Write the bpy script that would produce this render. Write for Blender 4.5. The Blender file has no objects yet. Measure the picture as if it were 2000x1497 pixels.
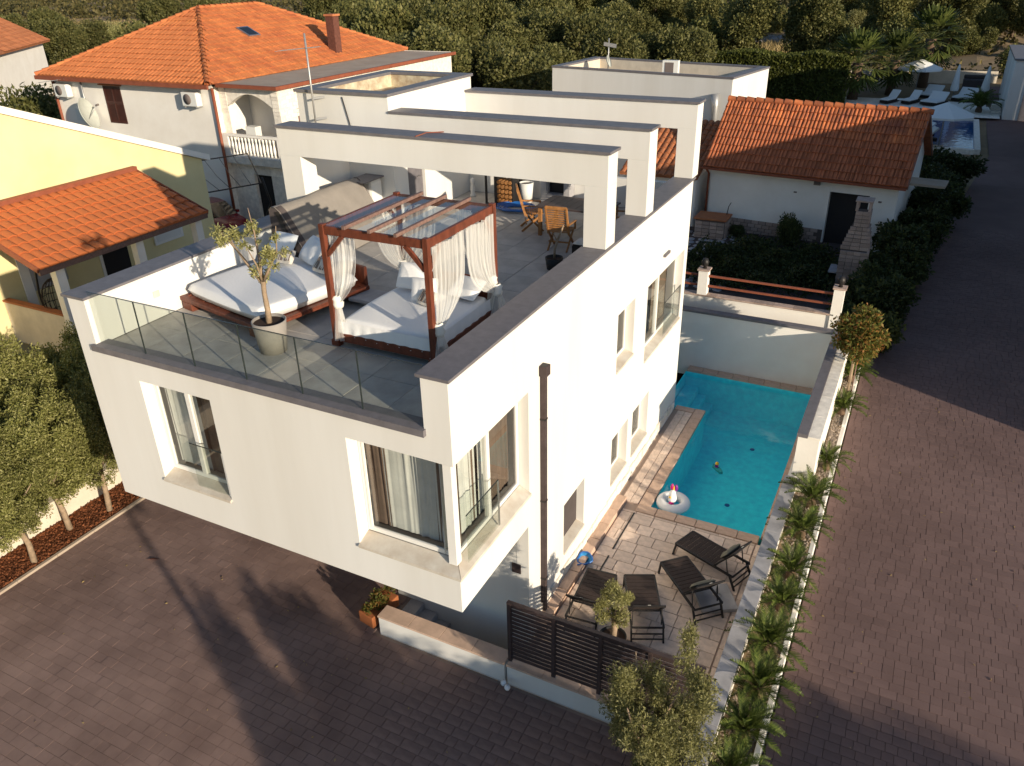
import bpy, math, random
import numpy as np
from mathutils import Vector, Matrix, Euler
S = bpy.context.scene
C = S.collection
random.seed(7); RNG = np.random.default_rng(7)
PI = math.pi
# ------------------------------------------------------------------ camera, sky, sun, exposure
RC = [[0.8923657, 0.4508505, -0.0204276], [0.1947536, -0.4255162, -0.883746], [-0.4071296, 0.7846463, -0.4675208]]
cam = bpy.data.cameras.new('camera'); co = bpy.data.objects.new('camera', cam); C.objects.link(co)
rx, ry, rz = [Vector(r) for r in RC]
m = Matrix((rx, -ry, -rz)).transposed().to_4x4(); m.translation = Vector((5.2596, -8.2069, 12.1994))
co.matrix_world = m
cam.sensor_width = 36.0; cam.lens = 36.0*1559.19/2000.0; cam.clip_end = 2000; cam.clip_start = 0.1
S.camera = co
SUN_EL = math.radians(14.0); SUN_H = Vector((0.912, -0.410, 0)).normalized()
sdir = SUN_H*math.cos(SUN_EL) + Vector((0, 0, math.sin(SUN_EL)))
W = bpy.data.worlds.new('World'); S.world = W; W.use_nodes = True
nt = W.node_tree; bg = nt.nodes['Background']
sky = nt.nodes.new('ShaderNodeTexSky'); sky.sky_type = 'NISHITA'; sky.sun_disc = False
sky.sun_elevation = SUN_EL; sky.sun_rotation = math.atan2(SUN_H.x, SUN_H.y); sky.dust_density = 0.4; sky.ozone_density = 2.0
nt.links.new(sky.outputs[0], bg.inputs[0]); bg.inputs[1].default_value = 0.10
sl = bpy.data.lights.new('sun', 'SUN'); sl.energy = 4.7; sl.angle = math.radians(0.55); sl.color = (1.0, 0.86, 0.66)
so = bpy.data.objects.new('sun', sl); C.objects.link(so); so.rotation_euler = sdir.to_track_quat('Z', 'Y').to_euler()
S.view_settings.view_transform = 'Standard'; S.view_settings.look = 'None'; S.view_settings.exposure = 0.40; S.view_settings.gamma = 1.0
try:
    S.view_settings.use_curve_mapping = False
except Exception: pass
S.cycles.max_bounces = 6; S.cycles.transparent_max_bounces = 24; S.cycles.diffuse_bounces = 3; S.cycles.glossy_bounces = 3
S.cycles.caustics_reflective = False; S.cycles.caustics_refractive = False
try: S.cycles.use_denoising = True
except Exception: pass

# ------------------------------------------------------------------ materials
MATS = {}
def mat(name, col, rough=0.8, var=0.0, vs=3.0, bump=0.0, bs=30.0, spec=0.3, metal=0.0, col2=None, streak=False, island=0.0, scale3=None, detail=5.0):
    if name in MATS: return MATS[name]
    M = bpy.data.materials.new(name); M.use_nodes = True; n = M.node_tree; L = n.links
    b = n.nodes['Principled BSDF']; b.inputs['Roughness'].default_value = rough; b.inputs['Metallic'].default_value = metal
    b.inputs['Specular IOR Level'].default_value = spec
    c = (*col, 1)
    tc = n.nodes.new('ShaderNodeTexCoord'); out = None
    b.inputs['Base Color'].default_value = c
    if var or col2:
        nz = n.nodes.new('ShaderNodeTexNoise'); nz.inputs['Scale'].default_value = vs; nz.inputs['Detail'].default_value = detail; nz.inputs['Roughness'].default_value = 0.62
        if streak or scale3:
            mp = n.nodes.new('ShaderNodeMapping'); mp.inputs['Scale'].default_value = scale3 or (1, 1, 0.12)
            L.new(tc.outputs['Object'], mp.inputs[0]); L.new(mp.outputs[0], nz.inputs[0])
        else: L.new(tc.outputs['Object'], nz.inputs[0])
        rp = n.nodes.new('ShaderNodeValToRGB'); rp.color_ramp.elements[0].position = 0.32; rp.color_ramp.elements[1].position = 0.68
        if col2: a, d = (*col, 1), (*col2, 1)
        else: a = (*[max(0, x*(1-var)) for x in col], 1); d = (*[min(1, x*(1+var)) for x in col], 1)
        rp.color_ramp.elements[0].color = a; rp.color_ramp.elements[1].color = d
        L.new(nz.outputs[0], rp.inputs[0]); out = rp.outputs[0]
    if island:
        g = n.nodes.new('ShaderNodeNewGeometry'); oi = n.nodes.new('ShaderNodeObjectInfo')
        ad = n.nodes.new('ShaderNodeMath'); ad.operation = 'ADD'; L.new(g.outputs['Random Per Island'], ad.inputs[0]); L.new(oi.outputs['Random'], ad.inputs[1])
        fr = n.nodes.new('ShaderNodeMath'); fr.operation = 'FRACT'; L.new(ad.outputs[0], fr.inputs[0])
        mr = n.nodes.new('ShaderNodeMapRange'); mr.inputs[3].default_value = 1-island; mr.inputs[4].default_value = 1+island; L.new(fr.outputs[0], mr.inputs[0])
        mx = n.nodes.new('ShaderNodeMix'); mx.data_type = 'RGBA'; mx.blend_type = 'MULTIPLY'; mx.inputs[0].default_value = 1
        if out: L.new(out, mx.inputs[6])
        else: mx.inputs[6].default_value = c
        L.new(mr.outputs[0], mx.inputs[7]); out = mx.outputs[2]
    if out: L.new(out, b.inputs['Base Color'])
    if bump:
        n2 = n.nodes.new('ShaderNodeTexNoise'); n2.inputs['Scale'].default_value = bs; n2.inputs['Detail'].default_value = 6
        L.new(tc.outputs['Object'], n2.inputs[0])
        bp = n.nodes.new('ShaderNodeBump'); bp.inputs['Strength'].default_value = bump; bp.inputs['Distance'].default_value = 0.02
        L.new(n2.outputs[0], bp.inputs['Height']); L.new(bp.outputs[0], b.inputs['Normal'])
    MATS[name] = M; return M

def leafmat(name, c1, c2, c3, trans=0.35):
    M = bpy.data.materials.new(name); M.use_nodes = True; n = M.node_tree; L = n.links
    for x in list(n.nodes): n.nodes.remove(x)
    o = n.nodes.new('ShaderNodeOutputMaterial'); g = n.nodes.new('ShaderNodeNewGeometry'); oi = n.nodes.new('ShaderNodeObjectInfo')
    rp = n.nodes.new('ShaderNodeValToRGB'); e = rp.color_ramp.elements
    e[0].color = (*c1, 1); e[1].color = (*c3, 1); k = e.new(0.55); k.color = (*c2, 1)
    L.new(g.outputs['Random Per Island'], rp.inputs[0])
    hs = n.nodes.new('ShaderNodeHueSaturation'); mr = n.nodes.new('ShaderNodeMapRange'); mr.inputs[3].default_value = 0.75; mr.inputs[4].default_value = 1.25
    L.new(oi.outputs['Random'], mr.inputs[0]); L.new(mr.outputs[0], hs.inputs['Value']); L.new(rp.outputs[0], hs.inputs['Color'])
    d = n.nodes.new('ShaderNodeBsdfPrincipled'); d.inputs['Roughness'].default_value = 0.55; d.inputs['Specular IOR Level'].default_value = 0.25
    t = n.nodes.new('ShaderNodeBsdfTranslucent'); mx = n.nodes.new('ShaderNodeMixShader'); mx.inputs[0].default_value = trans
    L.new(hs.outputs[0], d.inputs['Base Color']); L.new(hs.outputs[0], t.inputs[0]); L.new(d.outputs[0], mx.inputs[1]); L.new(t.outputs[0], mx.inputs[2])
    L.new(mx.outputs[0], o.inputs[0]); MATS[name] = M; return M

def glassmat(name, tint, fac0=0.04, rough=0.01):
    M = bpy.data.materials.new(name); M.use_nodes = True; n = M.node_tree; L = n.links
    for x in list(n.nodes): n.nodes.remove(x)
    o = n.nodes.new('ShaderNodeOutputMaterial'); t = n.nodes.new('ShaderNodeBsdfTransparent'); t.inputs[0].default_value = (*tint, 1)
    gl = n.nodes.new('ShaderNodeBsdfGlossy'); gl.inputs['Roughness'].default_value = rough
    lw = n.nodes.new('ShaderNodeLayerWeight'); lw.inputs[0].default_value = 0.5
    pw = n.nodes.new('ShaderNodeMath'); pw.operation = 'POWER'; pw.inputs[1].default_value = 4.5; L.new(lw.outputs['Facing'], pw.inputs[0])
    ad = n.nodes.new('ShaderNodeMath'); ad.operation = 'ADD'; ad.inputs[1].default_value = 0.03+fac0; L.new(pw.outputs[0], ad.inputs[0])
    mx = n.nodes.new('ShaderNodeMixShader'); L.new(ad.outputs[0], mx.inputs[0]); L.new(t.outputs[0], mx.inputs[1]); L.new(gl.outputs[0], mx.inputs[2])
    L.new(mx.outputs[0], o.inputs[0]); MATS[name] = M; return M

def sheermat(name, col, alpha):
    M = bpy.data.materials.new(name); M.use_nodes = True; n = M.node_tree; L = n.links
    for x in list(n.nodes): n.nodes.remove(x)
    o = n.nodes.new('ShaderNodeOutputMaterial'); t = n.nodes.new('ShaderNodeBsdfTransparent')
    d = n.nodes.new('ShaderNodeBsdfDiffuse'); d.inputs[0].default_value = (*col, 1); tr = n.nodes.new('ShaderNodeBsdfTranslucent'); tr.inputs[0].default_value = (*col, 1)
    m1 = n.nodes.new('ShaderNodeMixShader'); m1.inputs[0].default_value = 0.4; L.new(d.outputs[0], m1.inputs[1]); L.new(tr.outputs[0], m1.inputs[2])
    lw = n.nodes.new('ShaderNodeLayerWeight'); lw.inputs[0].default_value = 0.35
    mr = n.nodes.new('ShaderNodeMapRange'); mr.inputs[3].default_value = alpha; mr.inputs[4].default_value = 1.0; L.new(lw.outputs['Facing'], mr.inputs[0])
    mx = n.nodes.new('ShaderNodeMixShader'); L.new(mr.outputs[0], mx.inputs[0]); L.new(t.outputs[0], mx.inputs[1]); L.new(m1.outputs[0], mx.inputs[2])
    L.new(mx.outputs[0], o.inputs[0]); MATS[name] = M; return M

def watermat(name, tint):
    M = glassmat(name, tint, 0.0, 0.02); n = M.node_tree; L = n.links
    tc = n.nodes.new('ShaderNodeTexCoord'); nz = n.nodes.new('ShaderNodeTexNoise'); nz.inputs['Scale'].default_value = 2.2; nz.inputs['Detail'].default_value = 2
    L.new(tc.outputs['Object'], nz.inputs[0]); bp = n.nodes.new('ShaderNodeBump'); bp.inputs['Strength'].default_value = 0.12; bp.inputs['Distance'].default_value = 0.1
    L.new(nz.outputs[0], bp.inputs['Height'])
    for x in n.nodes:
        if x.type in ('BSDF_GLOSSY', 'LAYER_WEIGHT'): L.new(bp.outputs[0], x.inputs['Normal'])
    return M

white = mat('white_render', (0.78, 0.77, 0.745), 0.9, col2=(0.69, 0.67, 0.63), vs=0.6, bump=0.12, bs=60, streak=True)
white2 = mat('old_white_render', (0.87, 0.84, 0.79), 0.9, col2=(0.79, 0.75, 0.69), vs=0.8, bump=0.2, bs=25)
yellow = mat('yellow_render', (0.77, 0.675, 0.385), 0.9, col2=(0.70, 0.60, 0.32), vs=0.7, bump=0.12, bs=50)
cream = mat('cream_render', (0.62, 0.55, 0.45), 0.9, var=0.10, vs=2.0, bump=0.2, bs=40)
cap = mat('anthracite_metal', (0.150, 0.140, 0.152), 0.55, var=0.14, vs=6, spec=0.5)
tile_t = mat('terrace_tile', (0.42, 0.395, 0.365), 0.6, var=0.20, vs=1.6, bump=0.05, bs=40, island=0.06, spec=0.35)
grout = mat('grout', (0.27, 0.25, 0.23), 0.9)
redwood = mat('red_stained_wood', (0.135, 0.036, 0.018), 0.5, var=0.35, vs=14, scale3=(1, 1, 0.25), spec=0.4)
oldwood = mat('weathered_wood', (0.19, 0.115, 0.095), 0.7, var=0.25, vs=14)
teak = mat('teak', (0.34, 0.155, 0.052), 0.55, var=0.3, vs=12, island=0.12)
linen = mat('white_linen', (0.82, 0.82, 0.82), 0.95, bump=0.25, bs=18)
linen_b = mat('striped_linen', (0.62, 0.57, 0.50), 0.95, bump=0.25, bs=30)
stripe = mat('dark_stripe_cloth', (0.20, 0.15, 0.12), 0.95)
sheer = sheermat('sheer_voile', (0.88, 0.87, 0.84), 0.40)
sheer_tie = mat('gathered_voile', (0.82, 0.79, 0.72), 0.95, bump=0.4, bs=25)
curt = mat('net_curtain', (0.80, 0.80, 0.77), 0.95, var=0.08, vs=3)
curtb = mat('brown_drape', (0.22, 0.155, 0.12), 0.95, var=0.15, vs=3)
blind = mat('beige_blind', (0.28, 0.215, 0.165), 0.9, var=0.1, vs=4)
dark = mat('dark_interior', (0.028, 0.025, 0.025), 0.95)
frame = mat('white_window_frame', (0.80, 0.79, 0.76), 0.45, var=0.03, vs=3, spec=0.5)
glass = glassmat('balustrade_glass', (0.93, 0.95, 0.93), 0.01)
clear_sheet = glassmat('clear_roof_sheet', (0.90, 0.93, 0.92), -0.02)
pane_m = glassmat('window_glass', (0.80, 0.82, 0.80), 0.05)
glass_edge = mat('glass_edge', (0.03, 0.04, 0.04), 0.2, spec=0.6)
sillm = mat('sill_render', (0.66, 0.62, 0.55), 0.85, col2=(0.50, 0.43, 0.35), vs=2.5)
black = mat('black_metal', (0.018, 0.016, 0.016), 0.5, spec=0.4)
darkbrown = mat('dark_brown_metal', (0.062, 0.044, 0.044), 0.55, var=0.2, vs=5)
steel = mat('brushed_steel', (0.55, 0.55, 0.56), 0.3, metal=0.9)
galv = mat('galvanised_steel', (0.42, 0.42, 0.42), 0.45, metal=0.6)
paver = mat('driveway_paver', (0.165, 0.108, 0.093), 0.85, col2=(0.285, 0.195, 0.168), vs=0.55, bump=0.25, bs=70, island=0.06, spec=0.2)
paver2 = mat('road_paver', (0.145, 0.094, 0.086), 0.85, col2=(0.190, 0.126, 0.116), vs=0.4, bump=0.25, bs=70, island=0.08, spec=0.2)
joint = mat('sand_joint', (0.25, 0.19, 0.16), 0.95, var=0.3, vs=1.2)
joint2 = mat('dark_sand_joint', (0.085, 0.062, 0.055), 0.95, var=0.2, vs=2)
deckst = mat('deck_stone', (0.74, 0.585, 0.48), 0.8, var=0.16, vs=2.5, bump=0.15, bs=40, island=0.12)
coping = mat('coping_stone', (0.58, 0.41, 0.31), 0.8, var=0.14, vs=3, bump=0.15, bs=40, island=0.07)
deckj = mat('deck_joint', (0.46, 0.345, 0.275), 0.95)
slate = mat('grey_slab', (0.37, 0.36, 0.37), 0.7, var=0.22, vs=2.2, bump=0.15, bs=30, island=0.08)
pooltile = mat('pool_liner', (0.07, 0.82, 0.98), 0.6, var=0.12, vs=5)
water = watermat('pool_water', (0.80, 0.98, 0.99))
water_b = watermat('deep_blue_water', (0.45, 0.75, 0.95))
poolblue = mat('blue_pool_tile', (0.012, 0.10, 0.32), 0.5, var=0.15, vs=5)
gravel_m = mat('pale_gravel', (0.42, 0.34, 0.27), 0.9, var=0.3, vs=30, island=0.35)
soil = mat('dry_soil', (0.19, 0.135, 0.085), 1.0, col2=(0.30, 0.225, 0.13), vs=0.35, bump=0.4, bs=5, detail=8)
mulch_m = mat('bark_mulch', (0.24, 0.085, 0.035), 1.0, island=0.45)
mulchb = mat('mulch_bed', (0.15, 0.055, 0.025), 1.0, var=0.4, vs=15)
rt_orange = mat('orange_roof_tile', (0.56, 0.195, 0.065), 0.8, col2=(0.42, 0.125, 0.05), vs=1.1, bump=0.2, bs=30, island=0.16)
rt_bright = mat('bright_roof_tile', (0.48, 0.140, 0.048), 0.6, var=0.16, vs=1.5, island=0.06)
rt_red = mat('weathered_red_tile', (0.25, 0.080, 0.045), 0.85, col2=(0.60, 0.185, 0.065), vs=1.5, bump=0.3, bs=30, island=0.34)
rt_old = mat('old_brown_tile', (0.34, 0.12, 0.055), 0.85, col2=(0.45, 0.17, 0.07), vs=2, island=0.2)
rustpaint = mat('rust_brown_paint', (0.25, 0.075, 0.040), 0.6, var=0.15, vs=4)
limestone = mat('pale_stone_block', (0.80, 0.745, 0.66), 0.9, var=0.15, vs=5, bump=0.3, bs=25, island=0.14)
pinkst = mat('pinkish_stone_block', (0.40, 0.30, 0.25), 0.9, var=0.2, vs=6, bump=0.4, bs=25, island=0.2)
mortar = mat('mortar', (0.13, 0.10, 0.085), 1.0)
concrete = mat('concrete', (0.47, 0.385, 0.305), 0.9, col2=(0.37, 0.295, 0.23), vs=0.9, bump=0.2, bs=30)
roofscreed = mat('stained_roof_screed', (0.34, 0.25, 0.175), 0.95, col2=(0.22, 0.15, 0.11), vs=1.6, bump=0.2, bs=12)
screededge = mat('flaking_pale_screed', (0.66, 0.60, 0.44), 0.95, col2=(0.36, 0.26, 0.17), vs=4)
plastic_w = mat('white_plastic', (0.72, 0.72, 0.69), 0.5)
dishm = mat('dish_grey', (0.46, 0.48, 0.44), 0.5, var=0.06, vs=3)
brickd = mat('dark_chimney_brick', (0.13, 0.05, 0.035), 0.85, var=0.25, vs=8)
grille = mat('fan_grille', (0.16, 0.13, 0.12), 0.6)
shutter_m = mat('brown_shutter', (0.060, 0.020, 0.015), 0.5, var=0.2, vs=5)
redcar = mat('dark_red_car_paint', (0.20, 0.010, 0.015), 0.25, spec=0.6)
carglass = mat('car_glass', (0.012, 0.012, 0.013), 0.08, spec=0.6)
rubber = mat('rubber', (0.012, 0.012, 0.012), 0.8)
textil = mat('dark_sling_fabric', (0.040, 0.027, 0.024), 0.75, var=0.2, vs=6)
cushion = mat('grey_cushion', (0.16, 0.155, 0.125), 0.95, bump=0.3, bs=30)
greycover = mat('grey_cover_fabric', (0.255, 0.23, 0.205), 0.85, var=0.08, vs=3, bump=0.15, bs=15)
darkcover = mat('dark_cover_fabric', (0.085, 0.070, 0.068), 0.85, var=0.1, vs=3)
potgrey = mat('grey_pot', (0.30, 0.275, 0.25), 0.7, var=0.1, vs=4)
blackpot = mat('black_pot', (0.02, 0.02, 0.02), 0.5)
terracotta = mat('terracotta', (0.33, 0.11, 0.04), 0.8, var=0.15, vs=5)
potsoil = mat('potting_soil', (0.045, 0.028, 0.02), 1.0)
bark = mat('olive_bark', (0.30, 0.22, 0.15), 0.95, var=0.3, vs=9, bump=0.5, bs=30)
darkbark = mat('dark_bark', (0.12, 0.085, 0.06), 0.95, var=0.3, vs=8, bump=0.5, bs=20)
palmbark = mat('palm_bark', (0.13, 0.085, 0.055), 0.95, var=0.3, vs=12, bump=0.8, bs=15)
bluepl = mat('blue_plastic', (0.02, 0.13, 0.42), 0.4, spec=0.5)
bluenet = mat('blue_net', (0.03, 0.24, 0.52), 0.7, var=0.2, vs=20)
ringw = mat('inflatable_white', (0.78, 0.80, 0.82), 0.25, spec=0.5)
magenta = mat('magenta_vinyl', (0.45, 0.01, 0.17), 0.3)
purple = mat('purple_vinyl', (0.20, 0.02, 0.22), 0.3)
yellowv = mat('yellow_vinyl', (0.8, 0.5, 0.03), 0.3)
tealv = mat('teal_plastic', (0.02, 0.30, 0.32), 0.4)
canvas = mat('white_canvas', (0.80, 0.80, 0.78), 0.9)
rattan = mat('dark_rattan', (0.03, 0.022, 0.018), 0.8)
rock = mat('grey_rock', (0.22, 0.20, 0.19), 0.95, var=0.3, vs=2, bump=0.6, bs=6)
pinkfl = leafmat('pink_flowers', (0.50, 0.10, 0.16), (0.62, 0.22, 0.28), (0.7, 0.35, 0.36))
olive_l = leafmat('olive_leaf', (0.13, 0.14, 0.035), (0.25, 0.25, 0.075), (0.42, 0.40, 0.17))
olive_y = leafmat('pale_olive_leaf', (0.16, 0.16, 0.055), (0.30, 0.29, 0.105), (0.48, 0.45, 0.22))
shrub_l = leafmat('shrub_leaf', (0.090, 0.098, 0.030), (0.150, 0.155, 0.045), (0.23, 0.215, 0.075))
wood_l = leafmat('wood_leaf', (0.085, 0.092, 0.030), (0.145, 0.145, 0.046), (0.23, 0.21, 0.075))
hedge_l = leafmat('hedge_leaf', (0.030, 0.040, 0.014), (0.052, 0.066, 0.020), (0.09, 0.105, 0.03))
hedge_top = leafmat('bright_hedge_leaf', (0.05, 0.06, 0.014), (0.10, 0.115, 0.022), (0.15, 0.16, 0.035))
photinia = leafmat('photinia_leaf', (0.075, 0.095, 0.02), (0.155, 0.155, 0.035), (0.30, 0.13, 0.04))
cycad_l = leafmat('cycad_leaf', (0.045, 0.070, 0.012), (0.085, 0.120, 0.022), (0.17, 0.20, 0.045), 0.2)
palm_l = leafmat('palm_leaf', (0.045, 0.065, 0.015), (0.075, 0.095, 0.022), (0.12, 0.135, 0.035), 0.2)
grass_m = leafmat('dry_grass_blade', (0.32, 0.24, 0.10), (0.42, 0.31, 0.13), (0.52, 0.40, 0.19))
maquis = leafmat('maquis_leaf', (0.060, 0.058, 0.022), (0.115, 0.100, 0.036), (0.19, 0.15, 0.06))
# ------------------------------------------------------------------ helpers
OFF = {}
def V(*a): return Vector(a)
def gz(x, y):
    z = min(max((y-3)/27, 0), 1)*0.9
    if y > 60: z += (y-60)*0.035
    return z
class MB:
    """collects faces in world coordinates; build() links them as one mesh object"""
    def __init__(s): s.v = []; s.f = []; s.sm = []
    def quad(s, a, b, c, d, sm=False):
        i = len(s.v); s.v += [tuple(a), tuple(b), tuple(c), tuple(d)]; s.f.append((i, i+1, i+2, i+3)); s.sm.append(sm); return s
    def poly(s, pts):
        i = len(s.v); s.v += [tuple(p) for p in pts]; s.f.append(tuple(range(i, i+len(pts)))); s.sm.append(False); return s
    def ob(s, o, U, Vv, Wv):
        o, U, Vv, Wv = map(Vector, (o, U, Vv, Wv)); i = len(s.v)
        p = [o, o+U, o+U+Vv, o+Vv, o+Wv, o+U+Wv, o+U+Vv+Wv, o+Vv+Wv]; s.v += [tuple(q) for q in p]
        for f in ((3, 2, 1, 0), (4, 5, 6, 7), (0, 1, 5, 4), (1, 2, 6, 5), (2, 3, 7, 6), (3, 0, 4, 7)): s.f.append(tuple(i+k for k in f)); s.sm.append(False)
        return s
    def box(s, x0, x1, y0, y1, z0, z1): return s.ob((x0, y0, z0), (x1-x0, 0, 0), (0, y1-y0, 0), (0, 0, z1-z0))
    def bar(s, a, b, w, h, up=(0, 0, 1)):
        a, b = Vector(a), Vector(b); d = b-a; up = Vector(up); sd = d.cross(up)
        if sd.length < 1e-6: sd = d.cross(Vector((1, 0, 0)))
        sd.normalize(); u2 = sd.cross(d).normalized()
        return s.ob(a-sd*w/2-u2*h/2, d, sd*w, u2*h)
    def tube(s, pts, r, n=8, capped=True):
        pts = [Vector(p) for p in pts]; rr = r if isinstance(r, (list, tuple)) else [r]*len(pts); i0 = len(s.v)
        t0 = (pts[1]-pts[0]).normalized(); ref = Vector((0, 0, 1)) if abs(t0.z) < 0.9 else Vector((1, 0, 0)); a = t0.cross(ref).normalized()
        for k, p in enumerate(pts):
            t = (pts[min(k+1, len(pts)-1)]-pts[max(k-1, 0)]).normalized()
            a = (a-t*a.dot(t)).normalized(); b = t.cross(a)
            for j in range(n):
                an = 2*PI*j/n; s.v.append(tuple(p+(a*math.cos(an)+b*math.sin(an))*rr[k]))
        for k in range(len(pts)-1):
            for j in range(n):
                s.f.append((i0+k*n+j, i0+k*n+(j+1) % n, i0+(k+1)*n+(j+1) % n, i0+(k+1)*n+j)); s.sm.append(True)
        if capped:
            s.f.append(tuple(i0+j for j in range(n))[::-1]); s.f.append(tuple(i0+(len(pts)-1)*n+j for j in range(n))); s.sm += [False, False]
        return s
    def lathe(s, o, prof, n=20, axis=(0, 0, 1)):
        o = Vector(o); ax = Vector(axis).normalized(); a = ax.orthogonal().normalized(); b = ax.cross(a); i0 = len(s.v)
        for (r, h) in prof:
            for j in range(n):
                an = 2*PI*j/n; s.v.append(tuple(o+ax*h+(a*math.cos(an)+b*math.sin(an))*r))
        for k in range(len(prof)-1):
            for j in range(n):
                s.f.append((i0+k*n+j, i0+k*n+(j+1) % n, i0+(k+1)*n+(j+1) % n, i0+(k+1)*n+j)); s.sm.append(True)
        return s
    def prism(s, pts, ext):
        """closed polygon pts extruded by vector ext"""
        e = Vector(ext); p = [Vector(q) for q in pts]; n = len(p); i = len(s.v)
        s.v += [tuple(q) for q in p]+[tuple(q+e) for q in p]
        s.f.append(tuple(range(i, i+n))); s.f.append(tuple(range(i+2*n-1, i+n-1, -1))); s.sm += [False]*2
        for k in range(n): s.f.append((i+k, i+n+k, i+n+(k+1) % n, i+(k+1) % n)); s.sm.append(False)
        return s
    def grid(s, P, sm=True):
        """P: rows of points"""
        i = len(s.v); nr, nc = len(P), len(P[0])
        for r in P: s.v += [tuple(q) for q in r]
        for r in range(nr-1):
            for c in range(nc-1):
                s.f.append((i+r*nc+c, i+r*nc+c+1, i+(r+1)*nc+c+1, i+(r+1)*nc+c)); s.sm.append(sm)
        return s
    def mesh(s, name, m, off=None):
        me = bpy.data.meshes.new(name); v = s.v
        if off is not None: v = [(a-off[0], b-off[1], c-off[2]) for a, b, c in v]
        me.from_pydata(v, [], s.f); me.polygons.foreach_set('use_smooth', s.sm); me.materials.append(m); me.update(); return me
    def build(s, name, m, parent=None, bevel=0, **kw):
        off = OFF.get(parent) if parent else None
        o = bpy.data.objects.new(name, s.mesh(name, m, off)); C.objects.link(o)
        if parent: o.parent = parent; OFF[o] = off
        if bevel:
            b = o.modifiers.new('bevel', 'BEVEL'); b.width = bevel; b.segments = 2; b.limit_method = 'ANGLE'
        for k, v in kw.items(): o[k] = v
        return o
def tag(o, label=None, cat=None, group=None, kind=None):
    for k, v in (('label', label), ('category', cat), ('group', group), ('kind', kind)):
        if v: o[k] = v
    return o
def thing(name, label, cat, loc=(0, 0, 0), rz=0, group=None, local=False):
    """Empty at the base. Parts are given in world coordinates unless local=True"""
    o = bpy.data.objects.new(name, None); C.objects.link(o); o.location = loc; o.rotation_euler = (0, 0, rz); o.empty_display_size = 0.2
    OFF[o] = None if local else Vector(loc)
    return tag(o, label, cat, group)
def place(name, mesh, parent, loc, rot=(0, 0, 0), sc=(1, 1, 1), **kw):
    """object on shared mesh; loc in world coordinates when the parent is a world-style thing"""
    o = bpy.data.objects.new(name, mesh); C.objects.link(o)
    l = Vector(loc)
    if parent:
        o.parent = parent
        if OFF.get(parent) is not None: l = l-OFF[parent]
    o.location = l; o.rotation_euler = rot; o.scale = sc
    for k, v in kw.items(): o[k] = v
    return o
def place_m(name, mesh, parent, M):
    o = bpy.data.objects.new(name, mesh); C.objects.link(o); M = M.copy()
    if parent:
        o.parent = parent
        if OFF.get(parent) is not None: M.translation = M.translation-OFF[parent]
    o.matrix_local = M
    return o
def dup(root, loc, rz=None, label=None, group=None, sc=None):
    def cp(o, par):
        c = o.copy(); C.objects.link(c)
        if par: c.parent = par
        for ch in o.children: cp(ch, c)
        return c
    r = cp(root, None); r.location = loc
    if rz is not None: r.rotation_euler = (0, 0, rz)
    if sc: r.scale = (sc, sc, sc) if not isinstance(sc, tuple) else sc
    if label: r['label'] = label
    if group: r['group'] = group
    return r
def struct(name, mb, m): return tag(mb.build(name, m), kind='structure')
def npmesh(name, v, f, m, smooth=False):
    me = bpy.data.meshes.new(name); n = len(f); k = f.shape[1]
    me.vertices.add(len(v)); me.vertices.foreach_set('co', v.astype(np.float32).ravel())
    me.loops.add(n*k); me.loops.foreach_set('vertex_index', f.astype(np.int32).ravel())
    me.polygons.add(n); me.polygons.foreach_set('loop_start', np.arange(0, n*k, k, dtype=np.int32)); me.polygons.foreach_set('loop_total', np.full(n, k, np.int32))
    me.update(calc_edges=True); me.materials.append(m); return me
def unit(a): return a/np.maximum(np.linalg.norm(a, axis=1, keepdims=True), 1e-9)
def leaf_geo(P, size, elong=2.2, rng=RNG, dirs=None, up=0.3):
    n = len(P); d = unit(rng.normal(size=(n, 3))+np.array([0, 0, up])) if dirs is None else dirs
    w = unit(np.cross(d, unit(rng.normal(size=(n, 3))))); sz = (size*(0.65+0.7*rng.random(n)))[:, None]
    a = P-d*sz*0.5; b = P+w*sz/elong*0.5; c = P+d*sz*0.5; e = P-w*sz/elong*0.5
    v = np.stack([a, b, c, e], 1).reshape(-1, 3); f = np.arange(4*n).reshape(n, 4); return v, f
def clump_points(cl, n, rng=RNG, shell=0.45):
    """cl: list of (cx,cy,cz,rx,ry,rz); points weighted to the outer shell of each clump"""
    cl = np.array(cl, float); wts = (cl[:, 3]*cl[:, 4]*cl[:, 5])**0.67; k = rng.choice(len(cl), n, p=wts/wts.sum())
    d = unit(rng.normal(size=(n, 3))); r = rng.random(n)**shell
    return cl[k, :3]+d*r[:, None]*cl[k, 3:6], d
def crown_mesh(name, cl, n, size, m, elong=2.2, shell=0.45, seed=1, out=0.7):
    rng = np.random.default_rng(seed); P, d = clump_points(cl, n, rng, shell)
    dirs = unit(d*out+rng.normal(size=(n, 3))*0.6+np.array([0, 0, 0.15]))
    v, f = leaf_geo(P, size, elong, rng, dirs); return npmesh(name, v, f, m)
def blob_clumps(c, R, k, r, seed, flat=1.0):
    rng = np.random.default_rng(seed); out = []
    for i in range(k):
        d = rng.normal(size=3); d /= np.linalg.norm(d); q = rng.random()**0.4
        rr = r*(0.7+0.6*rng.random())
        out.append((c[0]+d[0]*R[0]*q, c[1]+d[1]*R[1]*q, c[2]+d[2]*R[2]*q, rr, rr, rr*flat))
    return out
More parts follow.
